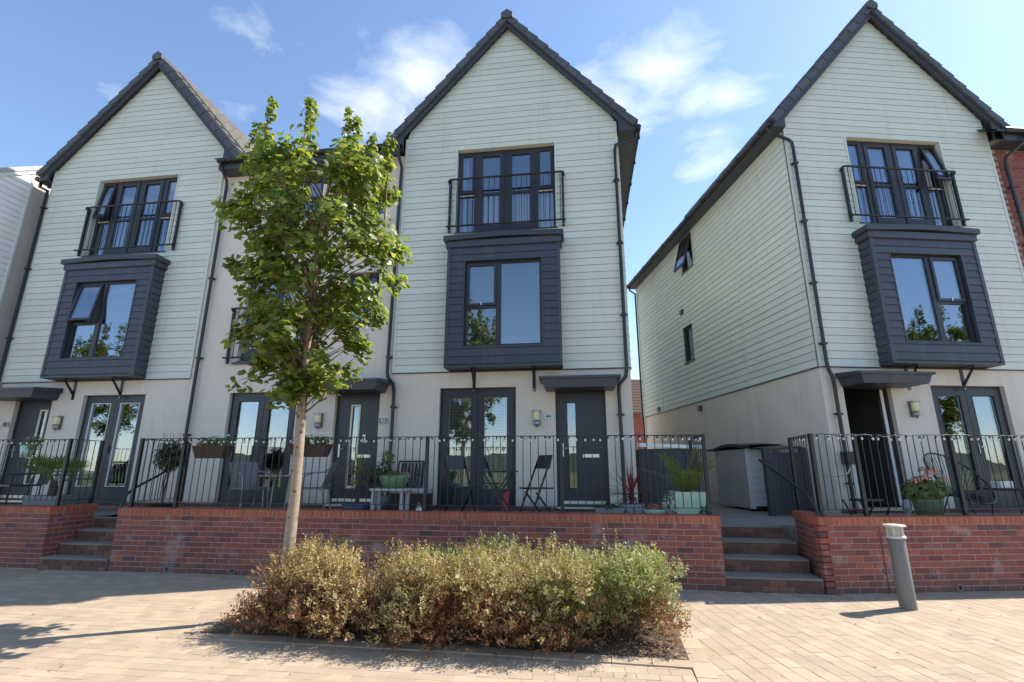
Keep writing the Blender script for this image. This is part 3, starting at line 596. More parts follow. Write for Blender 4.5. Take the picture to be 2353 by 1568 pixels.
# middle rendered house 43
h43 = athing('terraced_house', 'cream rendered house number 43 joined between the two gabled houses, behind the young tree', 'house', 'A', S43, 0, 0)
W3 = S44-S43; fr3, dr3 = (.966, 2.469, SILL, 3.06), (3.30, 4.235, SILL, 3.05)
jul, m2, u1, u2 = (1.03, 2.50, 3.72, 5.86), (3.35, 4.04, 4.44, 5.60), (1.35, 2.55, 6.95, 8.08), (3.30, 4.04, 6.95, 8.08)
wall(MB(), 0, W3, ZF-.4, 8.35, [fr3, dr3, jul, m2, u1, u2]).build('render_wall', RENDER, h43)
french(h43, *fr3, 'half'); french(h43, *jul, 'white', 0)
def ex43(o, y):
    MB().box(3.90, 3.955, y-.02, y+.01, 2.03, 2.19).build('doorbell_camera', WHITEM, o)
front_door(h43, *dr3, .34, True, ex43)
for q, op in ((m2, 14), (u1, 0), (u2, 10)): casement(h43, q[0], q[1], q[2], q[3], .085, 'L', op)
rail_front(h43, .80, 2.72, -.13, 4.86, 3.78)
MB().box(.93, 2.6, -.05, .02, 3.655, 3.70).build('sill', ANTHT, h43)
canopy(h43, 3.03, 4.44, 3.19); wall_lamp(h43, 3.0, 2.45); plate(h43, 4.335, 2.445, '43', TEALP, WHITEM, WHITEM, .19, .125); plinth(h43, 0, W3, (), W3)
MB().box(.46, W3-.46, -.30, 0, 8.17, 8.21).build('soffit', BARGE, h43); MB().box(.12, W3-.04, -.33, -.30, 8.17, 8.36).build('fascia', BARGE, h43)
MB().box(.12, .46, -.30, 0, 8.17, 8.21).build('soffit', BARGE, h43)
g = MB().tube([(.13, -.39, 8.36), (W3-.02, -.39, 8.36)], .058, 12).build('gutter', GUT, h43)
for k in range(5): MB().box(.3+k*.95, .34+k*.95, -.455, -.33, 8.29, 8.40).build('gutter_bracket', GUT, g)
t43 = MB().raw([(.10, -.38, 8.38), (W3-.04, -.38, 8.38), (W3-.04, 4.8, 12.0), (.10, 4.8, 12.0), (.10, -.38, 8.33), (W3-.04, -.38, 8.33), (W3-.04, 4.8, 11.95), (.10, 4.8, 11.95)], [(0, 1, 2, 3), (0, 4, 5, 1), (4, 7, 6, 5), (3, 2, 6, 7)]).build('roof', TILE, h43)
em = MB().raw([(0, 0, .0), (.30, 0, .0), (.30, .36, .25), (0, .36, .25), (0, 0, .03), (.30, 0, .03), (.30, .36, .28), (0, .36, .28)], [(0, 1, 5, 4), (4, 5, 6, 7), (0, 4, 7, 3), (1, 2, 6, 5)]).mesh('roof_tile', TILE)
for i in range(14): put('roof_tile', em, t43, (.06+i*.31, -.43, 8.37+random.uniform(0, .008)))
downpipe(h43, [(.20, -.38, 8.33), (.20, -.38, 8.22), (.185, -.10, 8.02), (.185, -.08, 7.9), (.165, -.08, ZF)], clips=[(.18, -.08, z) for z in (7.4, 5.6, 3.8, 2.2)])
downpipe(h43, [(4.42, -.38, 8.33), (4.42, -.38, 8.2), (4.42, -.10, 8.0), (4.41, -.08, 7.9), (4.38, -.08, 3.40), (4.40, -.08, 3.30), (4.52, -.08, 3.16), (4.545, -.08, 3.0), (4.55, -.08, ZF)], clips=[(4.39, -.08, z) for z in (5.3, 3.7)]+[(4.55, -.08, 2.7)])
MB().box(0, W3, 9.5, 9.6, 0, 8.3).build('rear_wall', RENDER, h43)

# white neighbour on the far left, its gable end to us
hN = athing('neighbour_house', 'white weatherboard house with gable end whitened as if sunlit, left of house 42', 'house', 'A', -13.45, 0, 0)
zv = lambda y: 8.33+.72*(y+.7)
MB().prism([(-1.1, 0), (-1.1, zv(-1.1)-.1), (4.4, zv(4.4)-.1), (9.6, 8.2), (9.6, 0)], -.3, -.002, 'x').build('gable_wall', RENDER, hN)
xfN = lambda p, y, z: (-y, p, z)
boards(hN, -1.1, -.05, 3.39, zv(-.05)-.05, (), PALE, (-.05, zv(-.05)-.04, .72), 0, 'weatherboard', xf=xfN, prob=0)
MB().box(0, .035, -.06, -.01, 3.39, zv(-.05)-.05).build('corner_trim', WHITEM, hN)
MB().face([(-6, -1.1, 0), (0, -1.1, 0), (0, -1.1, 7.9), (-6, -1.1, 7.9)]).build('front_wall', RENDER, hN)
rN = MB().raw([(-6, -1.25, zv(-1.25)-.10), (.06, -1.25, zv(-1.25)-.10), (.06, 4.4, zv(4.4)-.10), (-6, 4.4, zv(4.4)-.10), (-6, -1.25, zv(-1.25)), (.06, -1.25, zv(-1.25)), (.06, 4.4, zv(4.4)), (-6, 4.4, zv(4.4))], [(0, 1, 2, 3), (4, 7, 6, 5), (0, 4, 5, 1), (1, 5, 6, 2)]).build('roof', WHITEM, hN)
vN = MB().box(-.12, .02, 0, .31, .0, .10).mesh('verge_tile', mat('pale_verge', (.42, .41, .39), .7, .1, 8, rnd=.1))
for k in range(20): put('verge_tile', vN, rN, (.07, -1.25+k*.315*.8115, zv(-1.25)+k*.315*.584), (R(35.8+1.2), 0, 0))
dish = athing('satellite_dish', 'round grey satellite dish on the white neighbour gable wall', 'dish', 'A', -13.43, .80, 4.62)
MB().lathe([(.001, .0), (.12, .012), (.24, .05), (.30, .085), (.295, .09), (.23, .06), (.001, .01)], 24, (0, 0, 0)).build('reflector', DISH, dish, (.14, -.08, .0), (R(75), 0, R(30)))
MB().tube([(0, 0, 0), (.14, -.02, 0)], .02, 8).tube([(.14, -.05, -.2), (.36, -.36, -.12)], .008, 6).box(.33, .39, -.40, -.34, -.15, -.08).build('arm', GUT, dish)

# brick house beyond the right gable
hR = athing('brick_house', 'red brick terraced house with dark gutter, right of the open door house', 'house', 'B', SB+WH, 0, 0)
MB().face([(.0, .004, 0), (5.5, .004, 0), (5.5, .004, 8.3), (.0, .004, 8.3)]).build('mortar_wall', MORTAR, hR)
bm = MB().chbox(0, .215, -.006, .05, 0, .065, .004).mesh('brick', BRICK); cnt = 0; rest = MB()
bv = MB().chbox(0, .215, -.006, .05, 0, .065, .004)
for j in range(108):
    for i in range(24):
        x, z = .02+i*.225+(.1125 if j % 2 else 0), .15+j*.075
        if x > 5.2 or z > 8.2: continue
        if i < 5 and z > 4.4 and cnt < 300: put('brick', bm, hR, (x, 0, z)); cnt += 1
        else: rest.raw([(a+x, b, c+z) for a, b, c in bv.v], bv.f)
rest.build('brickwork', BRICK, hR, kind='stuff')
MB().box(.02, 5.5, -.30, 0, 8.26, 8.32).build('soffit', BARGE, hR); MB().box(.02, 5.5, -.33, -.30, 8.26, 8.46).build('fascia', BARGE, hR)
MB().tube([(-.02, -.39, 8.46), (5.5, -.39, 8.46)], .058, 12).build('gutter', GUT, hR)
MB().raw([(-.2, -.40, 8.46), (5.5, -.40, 8.46), (5.5, 4.8, 12.2), (-.2, 4.8, 12.2), (-.2, -.40, 8.42), (5.5, -.40, 8.42), (5.5, 4.8, 12.16), (-.2, 4.8, 12.16)], [(0, 1, 2, 3), (0, 4, 5, 1), (4, 7, 6, 5)]).build('roof', TILE, hR)
downpipe(hR, [(.42, -.39, 8.42), (.42, -.39, 8.25), (.20, -.12, 8.0), (.19, -.09, 7.85), (.22, -.09, 1.0)], clips=[(.2, -.09, z) for z in (7.3, 6.0, 4.7)])

# brick house far behind, seen down the passage
hF = thing('distant_house', 'small red brick house with ribbed tan roof at the end of the passage', 'house', (6.5, 25, 0), R(3))
MB().box(-4, 5, 0, 6, 0, 4.25).build('brick_wall', BRICK, hF)
mb = MB()
for k in range(12): z = 4.2+k*.17; y = -.25+k*.18; mb.box(-4.2, 5.2, y, y+.3, z, z+.17)
mb.build('roof', mat('tan_tiles', (.34, .26, .19), .85, .15, 4), hF)
mb = MB()
for k in range(12): z = 4.2+k*.17; y = -.25+k*.18; mb.box(-4.2, 5.2, y-.025, y-.005, z, z+.05)
mb.build('tile_courses', TILE, hF, kind='stuff')

# ------------------------------------------------------------------ ground, terraces, steps
def structure(name, mb, m, loc=(0, 0, 0), rz=0.): return mb.build(name, m, None, loc, (0, 0, rz), kind='structure')
structure('ground', MB().face([(-400, -10, -.03), (400, -10, -.03), (400, 600, -.03), (-400, 600, -.03)]), GROUNDM)
structure('grass', MB().face([(-400, -400, -.03), (400, -400, -.03), (400, -10, -.03), (-400, -10, -.03)]), GRASSM)
hl = MB()
for i in range(60):
    a0, a1 = -300+i*10, -290+i*10; f = lambda x: 9+4*math.sin(x*.021+1)+2*math.sin(x*.06)
    hl.face([(a0, -200, -.1), (a1, -200, -.1), (a1, -230, f(a1)), (a0, -230, f(a0))], True)
structure('hill', hl, HILLM)
OW = 2.0                                          # wall front face, metres in front of the facades
def bricks_wall(t, x0, x1, y0, y1, limit, vis=None, seed=1, courses=11, core_in=False, coping=True):
    """brick wall in thing space: core of mortar, bricks proud of it, coping of bricks on edge; front face at y0"""
    rnd = random.Random(seed); H = courses*.075
    MB().box(x0+(.13 if core_in else .006), x1-.006, y0+.0055, y1-.01, -.05, H+.003).build('mortar_core', MORTAR, t)
    bs = MB().chbox(0, .215, 0, .1025, 0, .065, .004); hs = MB().chbox(0, .1025, 0, .1025, 0, .065, .004)
    bm, hm = bs.mesh('brick', BRICK), hs.mesh('brick', BRICK); cand = []
    for j in range(courses):
        x = x0; first = j % 2 == 1
        while x < x1-.03:
            L = .1025 if (first and x == x0) else .215
            if x+L > x1-.03: L = x1-x
            cand.append((x, .005+j*.075, L)); x += L+.01
    cand2 = [c for c in cand if vis is None or vis(c[0], c[1])]; cand3 = [c for c in cand if c not in set(cand2)]
    rnd.shuffle(cand2); cand2.sort(key=lambda c: -c[0] if False else 0); rest = MB()
    for i, (x, z, L) in enumerate(cand2+cand3):
        dy = rnd.uniform(-.002, .002)
        if i < min(limit, len(cand2)): put('brick', bm if L > .16 else hm, t, (x, y0+dy, z+rnd.uniform(-.0012, .0012)), (rnd.uniform(-.012, .012), rnd.uniform(-.006, .006), rnd.uniform(-.006, .006))).scale = (L/(.215 if L > .16 else .1025), 1, 1)
        else: q, l0 = (bs, .215) if L > .16 else (hs, .1025); rest.raw([(a*L/l0+x, b+y0+dy, c+z) for a, b, c in q.v], q.f)
    if rest.v: rest.build('brickwork', BRICK, t, kind='stuff')
    if coping:
        cm = MB().chbox(0, .065, -.012, .215, 0, .1025, .005).mesh('coping_brick', COPING); n = int((x1-x0)/.075)
        MB().box(x0+.03, x1-.03, y0-.006, y0+.20, H+.003, H+.097).build('coping_mortar', MORTAR, t)
        for i in range(n): put('coping_brick', cm, t, (x0+(x1-x0-.065)*i/(n-1), y0+rnd.uniform(-.003, .003), H+.005), (0, 0, rnd.uniform(-.006, .006)))
def return_bricks(t, x, y0, y1, sgn, courses=11, seed=3, ang=0.):
    """bricks of the wall's return beside the steps, face towards sgn*x"""
    piv = put('return_wall', MB().box(min(x, x-sgn*.2)-x+.0055, max(x, x-sgn*.2)-x-.0055, .1 if ang else .2, y1-y0, -.05, courses*.075).mesh('return_wall', MORTAR), t, (x, y0, 0), (0, 0, -ang))
    bs = MB().chbox(0, .215, 0, .1025, 0, .065, .004).mesh('brick', BRICK); H = courses*.075; rz = R(-90) if sgn < 0 else R(90); L0 = y1-y0
    hs = MB().chbox(0, .1025, 0, .1025, 0, .065, .004).mesh('brick', BRICK)
    for j in range(courses):
        y = .045 if ang else .1125; first = j % 2 == 0
        while y+.09 <= L0:
            L = .1025 if first or y+.215 > L0+.005 else .215; first = False
            put('brick', bs if L > .2 else hs, piv, (0, y+L if sgn < 0 else y, .005+j*.075), (0, 0, rz)); y += L+.01
    cm = MB().chbox(0, .065, -.012, .215, 0, .1025, .005).mesh('coping_brick', COPING); y = .23
    MB().box(min(0, -sgn*.2)+.004, max(0, -sgn*.2)-.004, .2, L0, H, H+.095).build('coping_mortar', MORTAR, piv)
    while y+.065 < L0: put('coping_brick', cm, piv, (0, y+.065 if sgn < 0 else y, H+.005), (0, 0, rz)); y += .075
def vis_mid(x, z):        # bricks not hidden by the shrubs
    s = x; return not (-3.9 < s+W0 < 1.25 and z < .52)
W0, W1, W2, W3_ = -7.3235, 1.8195, -8.554, -13.4
wm = athing('brick_wall', 'long red brick retaining wall behind the shrubs and tree, between the two flights of steps', 'wall', 'A', W0, OW)
bricks_wall(wm, 0, W1-W0, 0, .215, 300, vis_mid, 5)
return_bricks(wm, 0, 0, 1.15, -1, seed=8)
wl_ = athing('brick_wall', 'red brick retaining wall in front of house 42, beside its steps', 'wall', 'A', W2, OW)
bricks_wall(wl_, W3_-W2, 0, 0, .215, 110, lambda x, z: x > -1.6, 6)
return_bricks(wl_, 0, 0, .82, 1, seed=9)
WB0 = 4.556
wr = athing('brick_wall', 'red brick retaining wall with movement joint, behind the bollard', 'wall', 'B', WB0, OW-.0045)
bricks_wall(wr, 0, 6.5, 0, .215, 260, lambda x, z: x < 3.2, 7, core_in=True); return_bricks(wr, 0, 0, 1.14, -1, seed=10, ang=R(18.5))
MB().box(.832, .842, -.003, .03, 0, .925).build('movement_joint', GUT, wr)
for t, xs in ((wm, (1.02, 2.10)), (wr, (1.82, 2.86))):
    for x in xs: wh_ = MB().lathe([(.045, .01), (.045, -.006), (.029, -.006), (.029, .01)], 14).build('weep_hole', SLAB, t, (x, .0, .055), (R(-90), 0, 0)); MB().lathe([(.03, -.0035), (.001, -.0035)], 14).build('hole_shade_disc', GUT, wh_)  # flat black disc paints in the darkness of each hole
def terrace(name, b, s0, s1, o0, o1, z=ZF): return structure(name, B1(s0, s1, -o1, -o0, -.05, z), SLAB, wpt(b, 0, 0), -FR[b][0])
terrace('terrace', 'A', -20, -9.3, -.02, OW-.21); terrace('terrace', 'A', -9.3, W2-.20, 1.2, OW-.21); terrace('terrace', 'A', W0+.20, W1-.02, -.02, OW-.21); terrace('terrace', 'A', -9.3, W0+.2, -.02, 1.2, .712)
structure('terrace', MB().prism([(4.84, -1.78), (18, -1.78), (18, .02), (5.75, .02), (5.35, -.85), (5.13, -.95)], -.05, ZF, 'z'), SLAB, wpt('B', 0, 0), -FR['B'][0])
def steps(label, loc, rz, w, risers=4, rise=.155, going=.56, back=1.2):
    t = thing('brick_steps', label, 'steps', loc, rz)
    bs = MB().chbox(0, .205, -.004, .05, 0, .068, .004).mesh('brick', STEPB)
    for i in range(risers):
        y = i*going; zt = (i+1)*rise; MB().box(-w/2, w/2, y+.008, (i+1)*going+.02 if i < risers-1 else y+back, i*rise-.05 if i else -.05, zt-.022).build('step_core', STEPM, t)
        MB().box(-w/2+.002, w/2-.002, y-.008, y+going+.006 if i < risers-1 else y+back, zt-.022, zt).build('tread', SLAB, t)
        for j in range(2):
            x = -w/2+.002; first = j == 1
            while x < w/2-.02:
                L = min(.10 if first else .205, w/2-.002-x); first = False
                put('brick', bs, t, (x, y+random.uniform(-.003, .003), i*rise+j*.076-.003)).scale = (L/.205, 1, 1); x += L+.01
    return t
steps('four worn brick steps between house 42 wall and long wall', wpt('A', (W0+W2)/2, OW+.03), -FR['A'][0], 1.20, 4, .178, .27, 1.0)
pa, pb = wpt('A', W1, OW), wpt('B', WB0, OW); pm = (pa+pb)/2; dv = pb-pa
STR = math.atan2(dv.y, dv.x)
steps('four worn brick steps leading up to the side passage, by the bollard wall', pm+Vector((-.01, .03, 0)), STR, dv.length-.02, 4, .175, .37, .6)
poly = [wpt('A', 1.0, .72), wpt('A', 1.80, .74), wpt('B', 4.98, .80), wpt('B', 5.30, .80), wpt('B', 5.9, .02), wpt('B', 6.39, .02), wpt('B', 6.39, -14), wpt('A', .95, -14)]
structure('passage_path', MB().prism([(p.x, p.y) for p in poly], .0, .702, 'z'), SLAB)

# ------------------------------------------------------------------ paving
def inside(p, poly):
    c = False
    for (ax, ay), (bx, by) in zip(poly, poly[1:]+poly[:1]):
        if (ay > p[1]) != (by > p[1]) and p[0] < (bx-ax)*(p[1]-ay)/(by-ay)+ax: c = not c
    return c
BED = [on_ground(*q).xy for q in ((452, 1457), (1060, 1489), (1592, 1524), (1541, 1402))]+[on_ground(592, 1393).xy]
BED = [(p.x, p.y) for p in BED]
BEDX = [(-3.12, 5.30), (-.4, 4.86), (1.53, 4.55), (1.80, 6.15), (-2.95, 6.45)]
BEDX = BED
def blocks(name, org, rz, ux, uy, nx, ny, keep, limit, seed, bond=True):
    """paving blocks: the largest in view one by one, the others joined"""
    rnd = random.Random(seed); t = put(name, None, None, (org[0], org[1], 0), (0, 0, rz), kind='structure')
    bs = MB(); c = .002; g = .0012
    v = [(g, g, -.03), (ux-g, g, -.03), (ux-g, uy-g, -.03), (g, uy-g, -.03), (g, g, -.0015), (ux-g, g, -.0015), (ux-g, uy-g, -.0015), (g, uy-g, -.0015), (g+c, g+c, 0), (ux-g-c, g+c, 0), (ux-g-c, uy-g-c, 0), (g+c, uy-g-c, 0)]
    bs.raw(v, [(0, 1, 5, 4), (1, 2, 6, 5), (2, 3, 7, 6), (3, 0, 4, 7), (4, 5, 9, 8), (5, 6, 10, 9), (6, 7, 11, 10), (7, 4, 8, 11), (8, 9, 10, 11)])
    bm = bs.mesh('paving_block', PAVE); cs, sn = math.cos(rz), math.sin(rz); L = []
    for j in range(ny):
        o = (rnd.uniform(.35, .65) if bond else 0)*ux*(j % 2)
        for i in range(nx):
            x, y = i*ux-o, j*uy; cxx, cy = x+ux/2, y+uy/2; wx, wy = org[0]+cs*cxx-sn*cy, org[1]+sn*cxx+cs*cy
            if keep(wx, wy): L.append((math.hypot(wx, wy-1), x, y))
    L.sort(); rest = MB()
    for k, (d, x, y) in enumerate(L):
        z = rnd.uniform(-.0016, .0008)
        if k < limit: put('paving_block', bm, t, (x, y, z), (rnd.uniform(-.0025, .0025), rnd.uniform(-.0025, .0025), 0))
        else: rest.raw([(a+x, b+y, q+z) for a, b, q in bs.v], bs.f)
    if rest.v: rest.build('paving_field', PAVE, t, kind='stuff')
    return t
structure('paving_bed', MB().face([(-9, 2.2, -.012), (9, 2.2, -.012), (9, 10, -.012), (-9, 10, -.012)]), SAND)
bx, by = BED[2]; ex, ey = BED[3]; ddx, ddy = (bx-ex), (by-ey)
def right_of(x, y): return (x-ex)*ddy-(y-ey)*ddx < 0        # right of the bed's right-hand edge line
def infront(x, y, m=0.):
    ya, da = FR['A']; yb, db = FR['B']
    oa = da-(x*math.sin(ya)+y*math.cos(ya)); ob = db-(x*math.sin(yb)+y*math.cos(yb))
    return (oa > OW-.06 or x > 2.85) and (ob > OW-.06 or x < 3.9) and y < 9.3 and not (2.85 <= x <= 3.9 and y > 7.05)
def bedbuf(x, y): return inside((x, y), BED)
blocks('paving', wpt('A', -9.5, 6.2).xy, -FR['A'][0], .173, .118, 75, 46, lambda x, y: infront(x, y) and not right_of(x, y) and not bedbuf(x, y) and -7.2 < x < 3 and y > 3.2, 300, 11)
blocks('paving', (2.0, 3.0), FR['B'][0]*-1+R(90), .28, .185, 20, 46, lambda x, y: False, 0, 12) if False else None
fbz = -FR['B'][0]
blocks('paving', wpt('B', 9.2, 6.0).xy, fbz+R(90), .208, .138, 27, 66, lambda x, y: infront(x, y) and right_of(x, y) and x < 8.2 and y > 3.0, 300, 13)
# bed edging
ed = put('bed_edging', None, None, (0, 0, 0), kind='structure')
ext = (BED[2][0]+(BED[2][0]-BED[3][0])*1.2, BED[2][1]+(BED[2][1]-BED[3][1])*1.2); ext2 = (BED[3][0]-(BED[2][0]-BED[3][0])*.55, BED[3][1]-(BED[2][1]-BED[3][1])*.55)
for (p, q) in ((BED[0], BED[1]), (BED[1], BED[2]), (BED[2], BED[3]), (BED[4], BED[0]), (ext, BED[2]), (BED[3], ext2)):
    d = Vector((q[0]-p[0], q[1]-p[1])); n = max(1, int(d.length/.30)); a = math.atan2(d.y, d.x)
    em = MB().raw([(x, y, z) for z in (-.05, .012) for x, y in ((.003, -.135), (d.length/n-.003, -.135), (d.length/n-.003, .02), (.003, .02))], [(4, 5, 6, 7), (0, 1, 5, 4), (1, 2, 6, 5), (2, 3, 7, 6), (3, 0, 4, 7)]).mesh('edging_block', PAVE)
    for k in range(n): put('edging_block', em, ed, (p[0]+d.x*k/n, p[1]+d.y*k/n, random.uniform(-.003, .001)), (0, 0, a))
structure('soil_bed', MB().face([(x, y, .010) for x, y in BED]), SOIL)
def scatter_leaf(mb, x, y, z, s, rnd):
    a, t = rnd.uniform(0, 6.28), rnd.uniform(-.7, .7); u = Vector((math.cos(a), math.sin(a), t*.4)); w = Vector((-math.sin(a), math.cos(a), rnd.uniform(-.4, .4)))
    c = Vector((x, y, z+.006)); mb.face([c-u*s, c+w*s*.45, c+u*s, c-w*s*.45+Vector((0, 0, s*.3))])
lit = MB(); rr = random.Random(4)
for _ in range(5200):
    x, y = rr.uniform(-3.3, 2.0), rr.uniform(4.3, 6.6)
    if inside((x, y), BED): scatter_leaf(lit, x, y, rr.uniform(.01, .05), rr.uniform(.008, .022), rr)
lit.build('leaf_litter', LITTER, None, kind='stuff', label='dry brown leaves lying on the shrub bed', category='leaf litter')
lp = MB()
for _ in range(150):
    x, y = rr.uniform(-6, 7), rr.uniform(4.2, 7.6)
    if infront(x, y) and not inside((x, y), BED): scatter_leaf(lp, x, y, .003, rr.uniform(.008, .024), rr)
for _ in range(160):
    x = rr.uniform(2.7, 4.2); y = 6.95-(x-2.8)*.14+rr.gauss(-.06, .05); scatter_leaf(lp, x, y, .003, rr.uniform(.008, .02), rr)
lp.build('fallen_leaves', LITTER, None, kind='stuff', label='scattered dead leaves on the buff paving', category='leaf litter')

# ------------------------------------------------------------------ railings and festoon lights
RO = 1.86
def railing(t, segs, posts, zt=2.02, zb=1.02, z0=.94):
    """segs: list of ((x,y),(x,y)) in thing space"""
    pm_ = MB().box(-.024, .024, -.024, .024, z0-.005, zt+.006).mesh('post', IRON); bm_ = MB().tube([(0, 0, zb), (0, 0, zt)], .0065, 6).mesh('bar', IRON)
    for p in posts: put('post', pm_, t, (p[0], p[1], 0))
    for a, b in segs:
        a, b = Vector((*a, 0)), Vector((*b, 0)); d = b-a; L = d.length; rz = math.atan2(d.y, d.x)
        MB().box(0, L, -.022, .022, zt-.010, zt).build('top_rail', IRON, t, (a.x, a.y, 0), (0, 0, rz)); MB().box(0, L, -.018, .018, zb-.008, zb).build('bottom_rail', IRON, t, (a.x, a.y, 0), (0, 0, rz))
        n = max(1, round(L/.113))
        for i in range(1, n): put('bar', bm_, t, a+d*i/n)
def festoon(label, b, pts, seed, z=2.01, step=.115, group=None):
    """cable of small bulbs hung along a rail; pts in facade coordinates (s, off)"""
    rnd = random.Random(seed); P = [wpt(b, s, o, z) for s, o in pts]; t = thing('festoon_lights', label, 'string lights', P[0]); cab = MB()
    bm_ = MB().lathe([(.001, -.072), (.010, -.069), (.0155, -.057), (.0145, -.047), (.008, -.034), (.008, -.03)], 10).mesh('bulb', BULB); so_ = MB().lathe([(.001, 0), (.009, 0), (.010, -.034), (.001, -.034)], 8).mesh('lamp_holder', GUT); prev = None
    for a, c in zip(P, P[1:]):
        L = (c-a).length; n = max(1, int(L/step))
        for i in range(n):
            q = a+(c-a)*((i+.5+rnd.uniform(-.25, .25))/n)-P[0]; q += Vector((rnd.uniform(-.01, .01), -.028, rnd.uniform(-.012, .004)))
            if prev is not None: m_ = (prev+q)/2-Vector((0, 0, rnd.uniform(.0, .05) if rnd.random() < .5 else -.012)); cab.tube([prev, m_, q], .004, 5, False)
            r_ = (rnd.uniform(-.35, .35), rnd.uniform(-.35, .35), 0); ho = put('lamp_holder', so_, t, q, r_); put('bulb', bm_, ho); prev = q
    cab.build('cable', GUT, t); return t
t = athing('railing', 'black iron railing along the long wall terrace of houses 43 and 44', 'railing', 'A', 0, RO)
PS = (-7.25, -6.46, -4.42, -2.34, -.30, 1.72)
railing(t, [((a, 0), (b, 0)) for a, b in zip(PS, PS[1:])]+[((1.72, 0), (1.72, .86)), ((-7.25, 0), (-7.25, 1.0))], [(p, 0) for p in PS]+[(1.72, .88), (-7.25, 1.02)])
festoon('clear bulb string lights along the long terrace railing', 'A', [(-7.2, RO), (1.70, RO), (1.70, RO-.6)], 3)
t = athing('railing', 'black iron railing in front of house 42 terrace', 'railing', 'A', 0, RO)
railing(t, [((-11.9, 0), (-10.3, 0)), ((-10.3, 0), (-8.62, 0)), ((-8.62, 0), (-8.62, .56))], [(-11.9, 0), (-10.3, 0), (-8.62, 0), (-8.62, .58)])
festoon('clear bulb string lights along the house 42 railing', 'A', [(-11.2, RO), (-8.7, RO)], 5)
t = athing('railing', 'black iron railing around the terrace with the string chair', 'railing', 'B', 0, RO)
PB = (4.72, 5.36, 6.81, 8.6, 10.4)
railing(t, [((a, 0), (b, 0)) for a, b in zip(PB, PB[1:])]+[((4.72, 0), (5.04, .95))], [(p, 0) for p in PB]+[(5.04, .95)])
festoon('clear bulb string lights around the railing of the string chair terrace', 'B', [(5.02, RO-.9), (4.72, RO), (9.5, RO)], 8, step=.135)
t = athing('handrail', 'bent black steel handrail on the wall end by the bollard', 'handrail', 'B', 0, 0)
MB().tube([(4.63, -1.93, .94), (4.61, -1.90, 1.08), (4.58, -1.80, 1.22), (4.53, -1.45, 1.42), (4.47, -.95, 1.68)], .021, 8).build('tube', IRON, t)
MB().tube([(4.47, -.95, 1.68), (4.70, -.90, 1.66)], .012, 6).build('bracket', IRON, t)
t = athing('handrail', 'bent black steel handrail by the house 42 steps', 'handrail', 'A', 0, 0)
MB().tube([(-7.36, -1.93, .93), (-7.35, -1.88, 1.12), (-7.33, -1.78, 1.22), (-7.30, -1.40, 1.40), (-7.28, -.85, 1.70)], .021, 8).build('tube', IRON, t)
MB().tube([(-7.28, -.85, 1.70), (-7.25, -.86, 1.60)], .012, 6).build('bracket', IRON, t)

# ------------------------------------------------------------------ bollard
bp = on_ground(2088, 1399)
t = thing('bollard_light', 'taupe cylindrical bollard light with cream louvred cap on the paving', 'bollard', (bp.x, bp.y, 0))
MB().lathe([(.086, 0), (.086, .76), (.082, .765)], 28).build('post', BOLG, t)
MB().lathe([(.08, .757), (.100, .757), (.103, .765), (.100, .775), (.092, .787), (.086, .79), (.080, .79)], 28).build('collar', BOLW, t)
MB().lathe([(.078, .786), (.082, .89)], 28).build('lens', LENS, t)
rbm = MB().box(-.008, .008, .074, .090, .785, .89).mesh('rib', BOLW)
for k in range(6): put('rib', rbm, t, (0, 0, 0), (0, 0, k*R(60)+.3))
MB().lathe([(.080, .886), (.118, .889), (.120, .896), (.105, .908), (.05, .915), (.001, .917)], 28).build('cap', BOLW, t)

